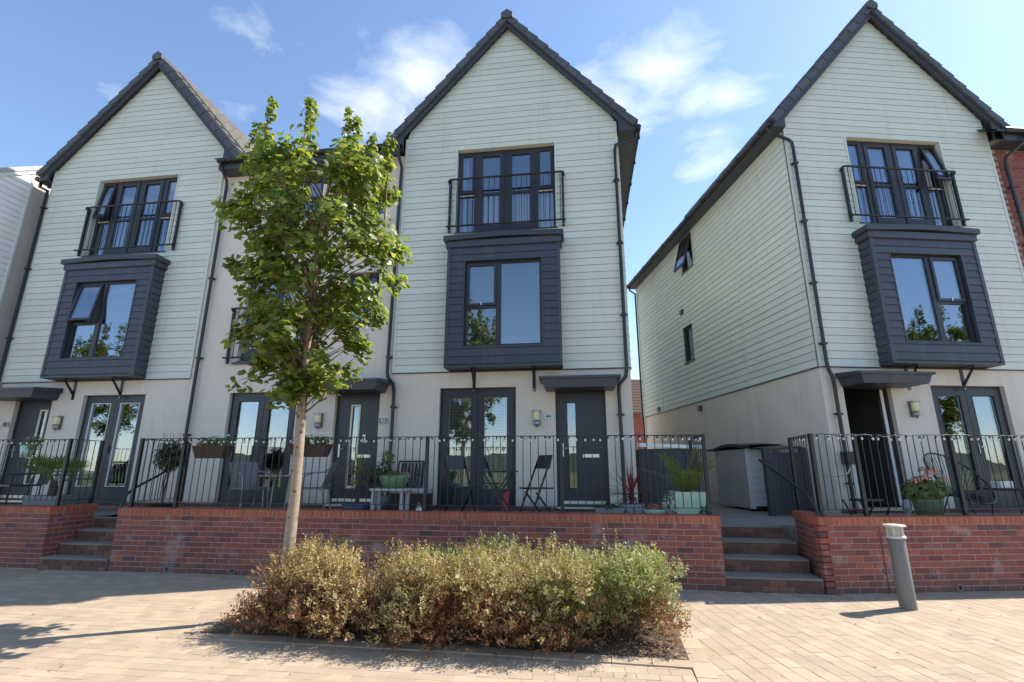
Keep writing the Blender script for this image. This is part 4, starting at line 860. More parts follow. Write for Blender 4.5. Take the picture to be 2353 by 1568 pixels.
# ------------------------------------------------------------------ plants
def basis(n, rnd):
    n = n.normalized(); a = n.orthogonal().normalized(); b = n.cross(a); k = rnd.uniform(0, 6.283); return a*math.cos(k)+b*math.sin(k), -a*math.sin(k)+b*math.cos(k), n
MAPLE = [(0, -.16), (.20, -.26), (.47, -.24), (.42, .00), (.64, .24), (.37, .33), (.24, .60), (0, .84), (-.24, .60), (-.37, .33), (-.64, .24), (-.42, .00), (-.47, -.24), (-.20, -.26)]
def maple_leaf(mb, c, n, s, rnd):
    u, w, n = basis(n, rnd); k = rnd.uniform(.05, .35)
    mb.raw([c]+[c+(u*x+w*y)*s-n*s*k*(x*x+y*y*.4) for x, y in MAPLE], [(0, i+1, (i+1) % 14+1) for i in range(14)])
TX, TY = -2.45, 5.8
def tree_mesh(seed, sil, n_clusters, per, tops):
    """trunk, limbs and leaf list of a young maple; sil maps height to (left, right) half widths"""
    rnd = random.Random(seed); tr = MB(); br = MB(); leaves = []
    ax = lambda z: Vector((.02*math.sin(z*1.3)+.035*max(0, z-2.4)*.5, .03*math.sin(z*.9+1), z))
    zs = [0, .25, .7, 1.2, 1.8, 2.3, 2.8, 3.4, 4.0, 4.6, 5.2, 5.7]; rs = [.085, .068, .063, .060, .056, .054, .045, .036, .028, .021, .014, .007]
    tr.tube([ax(z) for z in zs], rs, 12)
    lo, hi = sil[0][0], sil[-1][0]
    def half(z):
        for (a, l, r), (b, l2, r2) in zip(sil, sil[1:]):
            if a <= z <= b: f = (z-a)/(b-a); return l+(l2-l)*f, r+(r2-r)*f
        return .1, .1
    for i in range(n_clusters):
        z = lo+(hi-lo)*((i+rnd.random())/n_clusters)**.92; l, r = half(z); a = rnd.uniform(0, 6.283); q = math.sqrt(rnd.uniform(.12, 1))
        x = math.cos(a)*q*(r if math.cos(a) > 0 else l); y = math.sin(a)*q*(l+r)/2*.85
        c = ax(z)+Vector((x, y, 0)); rad = math.hypot(x, y); zb = max(rnd.uniform(2.1, 2.75), z-.25-rad*.55); zb = min(zb, z-.05); b0 = ax(zb)
        mid = b0.lerp(c, .5)+Vector((rnd.uniform(-.06, .06), rnd.uniform(-.06, .06), .12*rad)); br.tube([b0, mid, c], [.004+.008*rad, .003+.005*rad, .002], 5, False)
        cr = rnd.uniform(.13, .27)
        for _ in range(int(per*rnd.uniform(.7, 1.3))):
            d = Vector((rnd.gauss(0, 1), rnd.gauss(0, 1), rnd.gauss(0, .9))).normalized()*cr*rnd.random()**.5
            p = c+d; n = Vector((d.x*1.6+x*.6+rnd.gauss(0, .35), d.y*1.6+y*.6+rnd.gauss(0, .35), .75+rnd.gauss(0, .45))); leaves.append((p, n, rnd.uniform(.040, .102)))
    for (x, y, z0, z1) in tops:                # upright shoots
        pts = [Vector((x+rnd.uniform(-.03, .03), y, z0-.8)), Vector((x, y, z0)), Vector((x+rnd.uniform(-.05, .05), y, z1))]; br.tube(pts, [.010, .007, .003], 6, False)
        k = int((z1-z0)*120)
        for _ in range(k):
            f = rnd.random(); p = Vector((x, y, z0+(z1-z0)*f)); a = rnd.uniform(0, 6.28); w = .11*(1-.45*f)+.02; d = Vector((math.cos(a)*w*rnd.random(), math.sin(a)*w*rnd.random(), 0))
            leaves.append((p+d, Vector((d.x*9+rnd.gauss(0, .4), d.y*9+rnd.gauss(0, .4), .8)), rnd.uniform(.04, .085)))
    return tr, br, leaves, rnd
def tree_rel(u, v): p = at_depth(u, v, TY); return p.x-TX, p.z
prof = [(545, 700, 905), (640, 800, 880), (560, 870, 850), (510, 905, 790), (490, 900, 720), (497, 930, 650), (500, 955, 600), (505, 960, 520), (535, 930, 450), (560, 920, 400), (600, 880, 372)]
sil = []
for l, r, v in prof:
    xl, z = tree_rel(l, v); xr, _ = tree_rel(r, v); cx_ = .03*max(0, z-2.4)*.5; sil.append((z, max(.10, -(xl-cx_)-.24), max(.10, xr-cx_-.07)))
sil.sort()
tops = []
for u, v0, v1 in ((577, 400, 285), (636, 380, 268), (706, 330, 226), (722, 330, 262), (790, 330, 236), (806, 340, 250), (851, 380, 305), (905, 420, 345), (880, 420, 360), (598, 420, 330)):
    x, z0 = tree_rel(u, v0); _, z1 = tree_rel(u, v1); tops.append((x, random.uniform(-.35, .3), z0, z1))
tr, br, leaves, rnd = tree_mesh(21, sil, 165, 58, tops)
tree = thing('maple_tree', 'young green maple tree with pale trunk growing from the shrub bed', 'tree', (TX, TY, 0))
tk = tr.build('trunk', BARK, tree)
for z_, a_ in ((1.02, -1.9), (1.30, -1.2), (1.52, -2.2), (1.78, -1.5), (1.95, -.9), (2.12, -1.8), (2.16, -2.5), (2.25, -1.3)):
    d_ = Vector((math.cos(a_), math.sin(a_), 0)); c_ = Vector((.02*math.sin(z_*1.3), .03*math.sin(z_*.9+1), z_))+d_*.050
    MB().tube([c_, c_+d_*.009, c_+d_*.011], [.020, .017, .008], 10).build('branch_scar', TWIG, tk)
brm = br.mesh('limbs', TWIG); put('limbs', brm, tree)
# small low branches seen below the crown
MB().tube([(.03, -.01, 2.15), (.12, -.02, 2.22), (.24, -.05, 2.32), (.33, -.06, 2.50)], [.014, .011, .009, .005], 6).build('limb', TWIG, tree)
for k in range(90):
    c_ = Vector((random.choice([(.36, -.06, 2.62), (-.75, .0, 2.52), (-.10, -.03, 2.32), (-.45, 0, 2.58)]))); leaves.append((c_+Vector((random.gauss(0, .10), random.gauss(0, .10), random.gauss(0, .07))), Vector((random.gauss(0, .5), random.gauss(0, .5), .8)), random.uniform(.05, .10)))
MB().tube([(-.03, 0, 2.45), (-.35, .0, 2.62), (-.75, .0, 2.56)], [.014, .010, .004], 6).build('limb', TWIG, tree)
leaves.sort(key=lambda q: q[0].y-.25*abs(q[0].x)); crown = MB(); lms = []
for k in range(4):
    mb = MB(); maple_leaf(mb, Vector((0, 0, 0)), Vector((0, 0, 1)), 1., rnd); lms.append(mb.mesh('leaf', LEAF))
for i, (p, n, s) in enumerate(leaves):
    if i < 260:
        o = put('leaf', rnd.choice(lms), tree, p); o.rotation_euler = n.to_track_quat('Z', 'Y').to_euler(); o.rotation_euler.rotate_axis('Z', rnd.uniform(0, 6.28)); o.scale = (s, s, s)
    else: maple_leaf(crown, p, n, s, rnd)
cm_ = crown.mesh('crown', LEAF); put('crown', cm_, tree, kind='stuff')
for (x, y, sc, rz, lb) in ((3.2, -7.5, 1.25, 1.0, 'maple tree across the paving, mirrored in the number 44 french doors'), (-22.0, 1.2, 1.3, 2.2, 'maple tree far down the paving past the white neighbour house'), (17.3, 1.3, 1.2, 3.4, 'maple tree along the paving past the brick house')):
    t2 = thing('maple_tree', lb, 'tree', (x, y, 0), rz, 'street maples along the paving'); t2.scale = (sc, sc, sc)
    for ch in tree.children:
        if ch.name.split('.')[0] in ('trunk', 'limbs', 'crown'):
            c2 = ch.copy(); COL.objects.link(c2); c2.parent = t2
# shrubs in the bed
def shrub(label, cx, cy, rx, ry, h, kind, seed, n=7500, heads=26):
    rnd = random.Random(seed); t = thing('shrub', label, 'shrub', (cx, cy, 0)); st = MB(); fo = MB(); hd = MB()
    lump = [(rnd.uniform(-.72, .72)*rx, rnd.uniform(-.72, .72)*ry, rnd.choice((rnd.uniform(.10, .42), rnd.uniform(.10, .42), rnd.uniform(.56, .72)))*h, rnd.uniform(.26, .42)) for _ in range(46)]
    for _ in range(70):
        a, q = rnd.uniform(0, 6.28), rnd.random()**.6; x, y = math.cos(a)*q*rx*.95, math.sin(a)*q*ry*.95; zt = h*(1-.35*q*q)*rnd.uniform(.7, 1.08)
        st.tube([(x*.2, y*.2, 0), (x*.6, y*.6, zt*.5), (x, y, zt)], [.006, .004, .002], 4, False)
    sprigs = []; lo_ = MB()
    for i_ in range(n//5):
        lx, ly, lz, lr = rnd.choice(lump); a, e, q = rnd.uniform(0, 6.28), rnd.uniform(-.75, 1), rnd.uniform(.5, 1.05) if i_ % 3 else rnd.uniform(.1, .6)
        d = Vector((math.cos(a)*math.sqrt(max(0, 1-e*e)), math.sin(a)*math.sqrt(max(0, 1-e*e)), e)); p = Vector((lx+d.x*rx*lr*q, ly+d.y*ry*lr*q, lz+d.z*h*lr*.62*q))
        if p.z < .03 or p.z > h*1.12 or (p.x/rx)**4+(p.y/ry)**4 > 1.05: continue
        u = (d+Vector((rnd.gauss(0, .3), rnd.gauss(0, .3), .75))).normalized(); L = rnd.uniform(.05, .13); sprigs.append((p, u, L))
    for p, u, L in sprigs:
        patch = math.sin(p.x*5.1+cx*3)+math.sin(p.y*6.3+p.x*2.2); mb = lo_ if p.z/h+.13*patch+rnd.gauss(0, .12) < {'brown': .45, 'mixed': .40, 'green': .20}[kind] else fo
        for k in range(15):
            f = k/14; a, w, _ = basis(u, rnd); s = rnd.uniform(.006, .0165); c = p+u*L*f+a*s*.6; tip = (a*.8+u*.6+Vector((0, 0, rnd.uniform(-.3, .3)))).normalized()
            mb.raw([c, c+tip*s*1.1+w*s*.55, c+tip*s*2.2, c+tip*s*1.1-w*s*.55], [(0, 1, 2, 3)])
    if lo_.v: lo_.build('dead_foliage', SHL['rust'], t, kind='stuff')
    for _ in range(heads):
        p, u, L = rnd.choice(sprigs)
        if p.z < h*.6: continue
        z1 = p.z+rnd.uniform(.06, .17); st.tube([p, (p.x+u.x*.04, p.y+u.y*.04, z1)], .0016, 4, False)
        for k in range(34):
            f = rnd.random(); q = Vector((p.x+u.x*.04*f+rnd.gauss(0, .011), p.y+u.y*.04*f+rnd.gauss(0, .011), p.z+.03+(z1-p.z)*f)); a, w, _ = basis(Vector((0, 0, 1)), rnd); s = rnd.uniform(.004, .009); hd.face([q-a*s, q+w*s, q+a*s, q-w*s+Vector((0, 0, s))])
    st.build('stems', TWIG, t, kind='stuff'); fo.build('foliage', SHL[kind], t, kind='stuff')
    if hd.v: hd.build('flower_heads', SEED, t, kind='stuff')
    return t
shrub('browned shrub around the foot of the maple trunk', -2.08, 5.58, .60, .58, .84, 'brown', 31, 15000, 34)
shrub('tawny shrub next to the one at the maple trunk', -1.38, 5.40, .74, .64, .84, 'brown', 32, 16000, 38)
shrub('low olive brown shrub in the middle of the bed', -.56, 5.26, .72, .62, .80, 'mixed', 33, 15000, 34)
shrub('yellowish shrub between the middle one and the green end shrub', .22, 5.20, .72, .64, .83, 'mixed', 34, 16000, 38)
shrub('fullest green shrub with tan flower heads at the bed end near the passage steps', 1.0, 5.26, .60, .62, .91, 'green', 35, 17000, 52)
shrub('dark green shrub at the back of the bed against the brick wall', -.45, 6.05, 1.0, .26, .84, 'green', 36, 8000, 10)

# ------------------------------------------------------------------ things on the terraces
def sA(u, off, v=1120): return on_plane('A', u, v, off)[0]
def sBx(u, off, v=1120): return on_plane('B', u, v, off)[0]
def pot(t, prof, m, name='pot', n=20, **k): return MB().lathe(prof+[(prof[-1][0]-.015, prof[-1][1]), (prof[-1][0]-.02, prof[-1][1]-.04), (.001, prof[-1][1]-.04)], n, **k).build(name, m, t)
def boxpot(t, x, y, h, m, tap=.85, name='pot'):
    v = [(-x*tap, -y*tap, 0), (x*tap, -y*tap, 0), (x*tap, y*tap, 0), (-x*tap, y*tap, 0), (-x, -y, h), (x, -y, h), (x, y, h), (-x, y, h), (-x+.02, -y+.02, h), (x-.02, -y+.02, h), (x-.02, y-.02, h), (-x+.02, y-.02, h), (-x+.02, -y+.02, h-.05), (x-.02, -y+.02, h-.05), (x-.02, y-.02, h-.05), (-x+.02, y-.02, h-.05)]
    return MB().raw(v, [(0, 1, 5, 4), (1, 2, 6, 5), (2, 3, 7, 6), (3, 0, 4, 7), (4, 5, 9, 8), (5, 6, 10, 9), (6, 7, 11, 10), (7, 4, 8, 11), (8, 9, 13, 12), (9, 10, 14, 13), (10, 11, 15, 14), (11, 8, 12, 15), (12, 13, 14, 15), (3, 2, 1, 0)]).build(name, m, t)
def blades(t, n, L, w, m, z0, seed, elev=(20, 85), droop=.5, name='leaf', c=(0, 0), each=True):
    rnd = random.Random(seed)
    for _ in range(n):
        a, e, l = rnd.uniform(0, 6.283), R(rnd.uniform(*elev)), L*rnd.uniform(.65, 1.1); d = Vector((math.cos(a)*math.cos(e), math.sin(a)*math.cos(e), math.sin(e))); sd = Vector((-math.sin(a), math.cos(a), 0)); mb = MB(); P = []
        for k in range(6):
            f = k/5; p = Vector((c[0], c[1], z0))+d*l*f-Vector((0, 0, droop*l*f*f*.6*math.cos(e))); ww = w*(.55+.45*math.sin(math.pi*min(1, f*1.2+.1)))*(1-f**3); P.append((p-sd*ww, p+Vector((0, 0, -w*.25)), p+sd*ww))
        for q, r_ in zip(P, P[1:]): mb.raw([*q, *r_], [(0, 1, 4, 3), (1, 2, 5, 4)], True)
        mb.build(name, m, t)
def leafball(t, c, r, n, s, m, seed, name='foliage', rz=1.):
    rnd = random.Random(seed); mb = MB()
    for _ in range(n):
        d = Vector((rnd.gauss(0, 1), rnd.gauss(0, 1), rnd.gauss(0, 1))).normalized(); p = Vector(c)+Vector((d.x, d.y, d.z*rz))*r*rnd.uniform(.55, 1.12); a, w, nn_ = basis(d+Vector((0, 0, .5)), rnd); q = s*rnd.uniform(.7, 1.3)
        mb.raw([p-a*q, p+w*q*.5-nn_*q*.1, p+a*q, p-w*q*.5-nn_*q*.1], [(0, 1, 2, 3)])
    return mb.build(name, m, t, kind='stuff')
def bloom(t, c, r, m, seed, name='flower', n=26):
    rnd = random.Random(seed); mb = MB()
    for _ in range(n):
        d = Vector((rnd.gauss(0, 1), rnd.gauss(0, 1), abs(rnd.gauss(0, 1)))).normalized(); p = Vector(c)+d*r; a, w, _q = basis(d, rnd); q = r*.42; mb.raw([p-a*q, p+w*q, p+a*q, p-w*q], [(0, 1, 2, 3)])
    return mb.build(name, m, t)
# 42
p42 = athing('fan_palm', 'small fan palm in a low grey trough on the house 42 terrace', 'plant', 'A', sA(122, 1.45), 1.45, ZF)
boxpot(p42, .27, .13, .22, GREYP); MB().tube([(0, 0, .18), (.01, 0, .32), (.0, 0, .42)], [.05, .045, .03], 8).build('stem', WICKER, p42)
rnd = random.Random(5)
for k in range(15):
    a, e = k*2.4, R(rnd.uniform(8, 62)); d = Vector((math.cos(a)*math.cos(e), math.sin(a)*math.cos(e), math.sin(e))); o0 = Vector((0, 0, .40)); ti = o0+d*rnd.uniform(.20, .32); mb = MB().tube([o0, ti], .005, 5, False); sd = Vector((-math.sin(a), math.cos(a), 0)); up = d.cross(sd)*-1
    for j in range(13):
        b = R(-75+j*12.5); dd = (d*math.cos(b)+sd*math.sin(b)); L = .24; q = ti+dd*L-Vector((0, 0, .03)); mb.face([ti, ti+dd*L*.5+dd.cross(up)*.012, q, ti+dd*L*.5-dd.cross(up)*.012])
    mb.build('frond', PALMG, p42)
p42.scale = (1.4, 1.4, 1.25)
bk = athing('hanging_planter', 'mint bucket planter with trailing plant hung on the house 42 railing', 'planter', 'A', sA(42, 1.78), 1.78, 1.72)
pot(bk, [(.001, 0), (.075, 0), (.105, .20)], MINT, 'bucket'); MB().tube([(-.10, 0, .20), (-.06, 0, .33), (.06, 0, .34), (.10, 0, .20)], .006, 6).build('handle', MINT, bk); leafball(bk, (.10, 0, .24), .13, 90, .035, PALMG, 3)
def slat_chair(label, s, off, rz, z=ZF, b='A', m=GUT):
    t = athing('patio_chair', label, 'chair', b, s, off, z, None, rz)
    for x in (-.25, .25):
        for y in (-.22, .22): MB().tube([(x, y, 0), (x*.96, y, .42)], .014, 6).build('leg', m, t)
        MB().tube([(x, .22, .42), (x*.96, .32, .88)], .016, 6).build('back_post', m, t)
        MB().tube([(x, -.22, .42), (x, -.20, .62), (x, .26, .64)], .014, 6).build('arm', m, t)
    MB().box(-.26, .26, -.24, .24, .41, .44).build('seat', m, t); sm = MB().box(-.020, .020, -.006, .006, .44, .86).mesh('back_slat', m)
    for k in range(7): put('back_slat', sm, t, (-.20+k*.067, .225, 0), (R(-12), 0, 0))
    MB().tube([(-.24, .32, .87), (.24, .32, .87)], .018, 6).build('back_rail', m, t); return t
slat_chair('black slatted patio chair by the house 42 front door', sA(45, 1.0), 1.0, R(-20))
# 43
st = athing('lollipop_tree', 'lollipop shaped bay tree in a black square pot near the steps railing', 'plant', 'A', sA(378, 1.42), 1.42, ZF)
boxpot(st, .17, .17, .16, GUT); MB().tube([(0, 0, .12), (.01, 0, .4), (.05, 0, .72)], [.018, .015, .012], 8).tube([(.0, 0, .12), (-.03, 0, .5), (.0, 0, .72)], [.012, .012, .01], 8).build('stem', WICKER, st)
leafball(st, (.02, 0, .95), .25, 1100, .035, LEAFD, 12)
mb = MB()
for k in range(9): a = k*.7; mb.tube([(.02, 0, 1.0), (.02+.16*math.cos(a), .1*math.sin(a), 1.18), (.02+.20*math.cos(a), .12*math.sin(a), 1.34)], .003, 4, False)
mb.build('bare_twigs', TWIG, st)
def basket(label, s, seed, z=1.72, L=.33):
    t = athing('railing_basket', label, 'planter', 'A', s, RO-.16, z); v = [(-L*.8, -.08, 0), (L*.8, -.08, 0), (L*.8, .08, 0), (-L*.8, .08, 0), (-L, -.11, .20), (L, -.11, .20), (L, .11, .20), (-L, .11, .20)]
    MB().raw(v, [(0, 1, 5, 4), (1, 2, 6, 5), (2, 3, 7, 6), (3, 0, 4, 7), (3, 2, 1, 0), (4, 5, 6, 7)]).build('basket', WICKER, t); leafball(t, (0, 0, .26), .12, 50, .03, PALMG, seed); rnd = random.Random(seed); mb = MB()
    for x in (-L*.5, L*.5): leafball(t, (x, 0, .25), .13, 160, .03, PALMG, seed+int(x*10), rz=.7)
    for k in range(20): bloom(t, (rnd.uniform(-L, L), rnd.uniform(-.1, .05), .32+rnd.uniform(-.03, .06)), .026, FLOW, seed+k, n=9)
    for x in (-L*.45, L*.45): MB().tube([(x, .1, .21), (x, .16, .31), (x, .19, .28)], .006, 5).build('hook', SILVER, t)
    return t
basket('wicker basket of white pansies hung on the railing beside the trunk', sA(712, RO-.1, 1010), 40)
basket('wicker basket of white pansies on the railing near the lollipop tree', sA(486, RO-.1, 1010), 60, 1.70, .30)
def tub_chair(label, s, off, rz):
    t = athing('garden_armchair', label, 'chair', 'A', s, off, ZF, None, rz)
    for x in (-.26, .26):
        MB().tube([(x, -.26, 0), (x*1.02, -.27, .40), (x*1.05, -.24, .60), (x*1.05, -.10, .66), (x, .22, .68), (x*.9, .30, .74)], .014, 8).build('arm', STEELT, t)
        MB().tube([(x*.85, .28, 0), (x*.9, .20, .40)], .014, 8).build('leg', STEELT, t)
    mb = MB(); n = 8
    for i in range(n):
        for j in range(6):
            f = lambda i, j: (-.25+.5*i/n, .18+.16*j/6+.05*math.cos((i/n-.5)*3.0), .42+.42*j/6+.03*math.sin(math.pi*i/n)*(j == 6)); mb.face([f(i, j), f(i+1, j), f(i+1, j+1), f(i, j+1)], True)
    mb.build('backrest', LIGHTW, t); MB().box(-.25, .25, -.24, .24, .39, .42).build('seat', LIGHTW, t); return t
tub_chair('pale woven garden armchair turned to the trunk, nearer the rattan planter', sA(575, 1.0), 1.0, R(62)); tub_chair('pale woven garden armchair beside the house 43 front door', sA(720, .85), .85, R(-75))
rt = athing('garden_table', 'low glass garden table between the woven armchairs', 'table', 'A', sA(640, .95), .95, ZF)
MB().lathe([(.001, .60), (.36, .60), (.37, .612), (.36, .625), (.001, .625)], 24).build('top', STEELT, rt)
for k in range(4): MB().tube([(.25*math.cos(k*1.57), .25*math.sin(k*1.57), 0), (.30*math.cos(k*1.57), .30*math.sin(k*1.57), .60)], .012, 6).build('leg', STEELT, rt)
yu = athing('yucca', 'yellow green yucca in a dark blue bowl by the number 43 door', 'plant', 'A', sA(822, 1.40), 1.40, ZF)
pot(yu, [(.001, 0), (.14, 0), (.22, .10), (.235, .20)], BLUEP); MB().tube([(0, 0, .15), (.01, 0, .4), (.02, 0, .66)], [.032, .03, .034], 8).build('stem', WICKER, yu); blades(yu, 34, .50, .013, YUCCA, .62, 15, (18, 88), .5); blades(yu, 12, .42, .012, YUCCA, .60, 16, (-35, 10), .7, 'dead_leaf')
pt = athing('potting_table', 'grey wooden side table carrying the green oval planter', 'table', 'A', sA(900, 1.42), 1.42, ZF)
MB().box(-.30, .30, -.17, .17, .40, .435).build('top', GREYW, pt)
for x in (-.27, .20):
    for y in (-.13, .13): MB().box(x, x+.05, y-.02, y+.02, 0, .40).build('leg', GREYW, pt)
gp = athing('oval_planter', 'green plastic oval planter with succulents on the grey side table', 'planter', 'A', sA(905, 1.44), 1.44, ZF+.435)
MB().lathe([(.001, 0), (.14, 0), (.19, .10), (.205, .16), (.21, .20), (.19, .20), (.185, .16), (.001, .16)], 24, (0, 0, 0), 1.15, .8).build('pot', GREENP, gp); leafball(gp, (0, 0, .20), .15, 260, .03, YUCCA, 18, rz=.5); leafball(gp, (.18, 0, .20), .10, 120, .025, SEED, 19, rz=.6)
bs_ = athing('leafy_shrub', 'dark leafy shrub in a pot behind the green oval planter', 'plant', 'A', sA(878, .75), .75, ZF); pot(bs_, [(.001, 0), (.14, 0), (.17, .28)], GREYP); leafball(bs_, (0, 0, .58), .25, 500, .04, LEAFD, 20, rz=1.1); leafball(bs_, (.08, 0, .92), .13, 150, .035, PALMG, 21); MB().tube([(0, 0, .25), (0, 0, .7)], .012, 6).build('stem', TWIG, bs_)
slat_chair('dark slatted chair against the wall left of house 44 french doors', sA(930, .40), .40, R(0))
ot = athing('rattan_box', 'dark rattan storage box with grey cushion beside the side table', 'storage box', 'A', sA(948, .95), .95, ZF)
MB().box(-.30, .30, -.22, .22, 0, .34).build('body', RATTAN, ot); MB().chbox(-.31, .31, -.23, .23, .34, .41, .02).build('cushion', CUSH, ot)
lj = athing('glass_lantern', 'small silver lantern on the terrace edge next to the rattan box', 'lantern', 'A', sA(965, 1.62), 1.62, ZF+.12); MB().lathe([(.001, -.12), (.05, -.12), (.055, -.03), (.05, .03), (.02, .06), (.001, .06)], 14).build('body', SILVER, lj); MB().tube([(-.04, 0, .03), (0, 0, .11), (.04, 0, .03)], .004, 5).build('handle', SILVER, lj)
# 44
def bistro_chair(label, s, off, rz):
    t = athing('bistro_chair', label, 'chair', 'A', s, off, ZF, None, rz)
    for y in (-.19, .19):
        MB().box(-.014, .014, -.008, .008, 0, .98).build('leg', IRON, t, (.22, y, 0), (0, R(-23), 0)); MB().box(-.014, .014, -.008, .008, 0, .50).build('leg', IRON, t, (-.22, y*.9, 0), (0, R(40), 0))
    MB().box(-.21, .21, -.18, .18, .43, .455).build('seat', IRON, t); MB().box(-.012, .012, -.20, .20, -.10, .12).build('backrest', IRON, t, (-.155, 0, .84), (0, R(-16), 0))
    for x in (-.18, .18): MB().tube([(x, -.19, .02 if x > 0 else .03), (x, .19, .02 if x > 0 else .03)], .008, 6).build('stretcher', IRON, t)
    return t
bistro_chair('black folding bistro chair in front of the number 44 french doors', sA(1056, 1.15), 1.15, R(-42)); bistro_chair('black folding bistro chair between french doors and number 44 front door', sA(1232, 1.15), 1.15, R(216))
bt = athing('bistro_table', 'black folding bistro table between the two folding chairs', 'table', 'A', sA(1145, 1.15), 1.15, ZF)
MB().chbox(-.29, .29, -.26, .26, .685, .71, .006).build('top', IRON, bt)
for y in (-.22, .22):
    for sg in (-1, 1): MB().box(-.014, .014, -.01, .01, 0, .80).build('leg', IRON, bt, (-sg*.22, y+sg*.012, 0), (0, sg*R(32), 0))
for x in (-.2, .2): MB().tube([(x, -.22, .03), (x, .22, .03)], .008, 6).build('stretcher', IRON, bt)
rb = athing('red_bag', 'red bag behind the bistro table by the french doors', 'bag', 'A', sA(1160, .25), .25, ZF+.08); MB().raw([(-.10, -.06, -.08), (.10, -.06, -.08), (.10, .06, -.08), (-.10, .06, -.08), (-.02, -.04, .40), (.14, -.04, .46), (.14, .04, .46), (-.02, .04, .40)], [(0, 1, 5, 4), (1, 2, 6, 5), (2, 3, 7, 6), (3, 0, 4, 7), (4, 5, 6, 7), (3, 2, 1, 0)]).build('bag_body', REDM, rb); MB().tube([(.0, 0, .40), (.05, 0, .52), (.12, 0, .45)], .008, 6).build('strap', REDM, rb); rb.scale = (.6, .6, .6)
tr_ = athing('trough', 'low slate grey trough of succulents in front of the number 44 door', 'planter', 'A', sA(1398, 1.55), 1.55, ZF); boxpot(tr_, .21, .12, .19, GREYP); leafball(tr_, (0, 0, .19), .14, 240, .03, LEAFD, 22, rz=.4); leafball(tr_, (-.14, 0, .19), .08, 90, .03, LEAFD, 23, rz=.4)
rc = athing('cordyline', 'spiky dark red cordyline at the terrace end by house 44 downpipe', 'plant', 'A', sA(1450, 1.45), 1.45, ZF); pot(rc, [(.001, 0), (.12, 0), (.16, .20)], GREYP); MB().tube([(0, 0, .15), (0, 0, .34)], [.03, .03], 8).build('stem', WICKER, rc); blades(rc, 34, .52, .014, REDL, .30, 25, (5, 88), .35); blades(rc, 12, .34, .012, REDL, .30, 26, (-40, 0), .6, 'dead_leaf'); rc.scale = (1.2, 1.2, 1.2)
mp_ = athing('mint_pot', 'low round mint pot between cordyline and palm', 'planter', 'A', sA(1500, 1.50), 1.50, ZF); pot(mp_, [(.001, 0), (.12, 0), (.17, .15), (.175, .17)], MINT); leafball(mp_, (0, 0, .19), .13, 150, .03, TERRA, 27, rz=.5)
sv = athing('silver_plant', 'fluffy silver white plant in a pot beside the palm', 'plant', 'A', sA(1540, 1.52), 1.52, ZF); pot(sv, [(.001, 0), (.09, 0), (.11, .14)], TERRA); leafball(sv, (0, 0, .24), .15, 420, .025, PALEL, 28)
pp = athing('feather_palm', 'green feather palm in a pale mint pot at the railing corner by the passage', 'plant', 'A', sA(1577, 1.45), 1.45, ZF); boxpot(pp, .17, .17, .32, MINT, .82); rnd = random.Random(30)
for k in range(17):
    a, e, L = k*2.399, R(rnd.uniform(48, 82)), rnd.uniform(.5, .72); d = Vector((math.cos(a)*math.cos(e), math.sin(a)*math.cos(e), math.sin(e))); sd = Vector((-math.sin(a), math.cos(a), 0)); mb = MB(); prev = Vector((0, 0, .28))
    for j in range(1, 9):
        f = j/8; p = Vector((0, 0, .28))+d*L*f+Vector((d.x, d.y, 0))*.25*f*f-Vector((0, 0, .20*f*f)); mb.tube([prev, p], .004, 4, False); ax_ = (p-prev).normalized()
        for sg in (-1, 1):
            for hf in (0, .5):
                o_ = prev.lerp(p, hf); q = o_+(sd*sg*.6+ax_*.8).normalized()*.20*(1.1-.5*f); w_ = ax_*.010; mb.face([o_-w_, q-w_*.2-Vector((0, 0, .02)), q+w_*.2-Vector((0, 0, .02)), o_+w_])
        prev = p
    mb.build('frond', PALMG, pp)
pp.scale = (1.3, 1.3, 1.32)
tp = athing('terracotta_pot', 'small terracotta pot at the foot of the corner railing post', 'planter', 'A', sA(1612, 1.62), 1.62, ZF); pot(tp, [(.001, 0), (.08, 0), (.11, .12)], TERRA); leafball(tp, (0, 0, .14), .09, 90, .025, LEAFD, 29)
sh = thing('garden_shed', 'low dark grey boarded shed with pale lid beside house 44 in the passage', 'shed', wpt('A', 1.55, -.35, .702), -FR['A'][0])
MB().box(-.48, .55, 0, .75, 0, 1.20).build('carcass', GUT, sh); dm = MB().chbox(0, .098, -.02, .0, 0, 1.14, .005).mesh('board', DARKW)
for k in range(10): put('board', dm, sh, (-.47+k*.101, -.001, .03))
MB().raw([(-.52, -.06, 1.24), (.62, -.06, 1.20), (.62, .8, 1.24), (-.52, .8, 1.28), (-.52, -.06, 1.31), (.62, -.06, 1.26), (.62, .8, 1.30), (-.52, .8, 1.35)], [(0, 1, 5, 4), (1, 2, 6, 5), (3, 0, 4, 7), (4, 5, 6, 7), (3, 2, 1, 0)]).build('lid', WHITEM, sh)
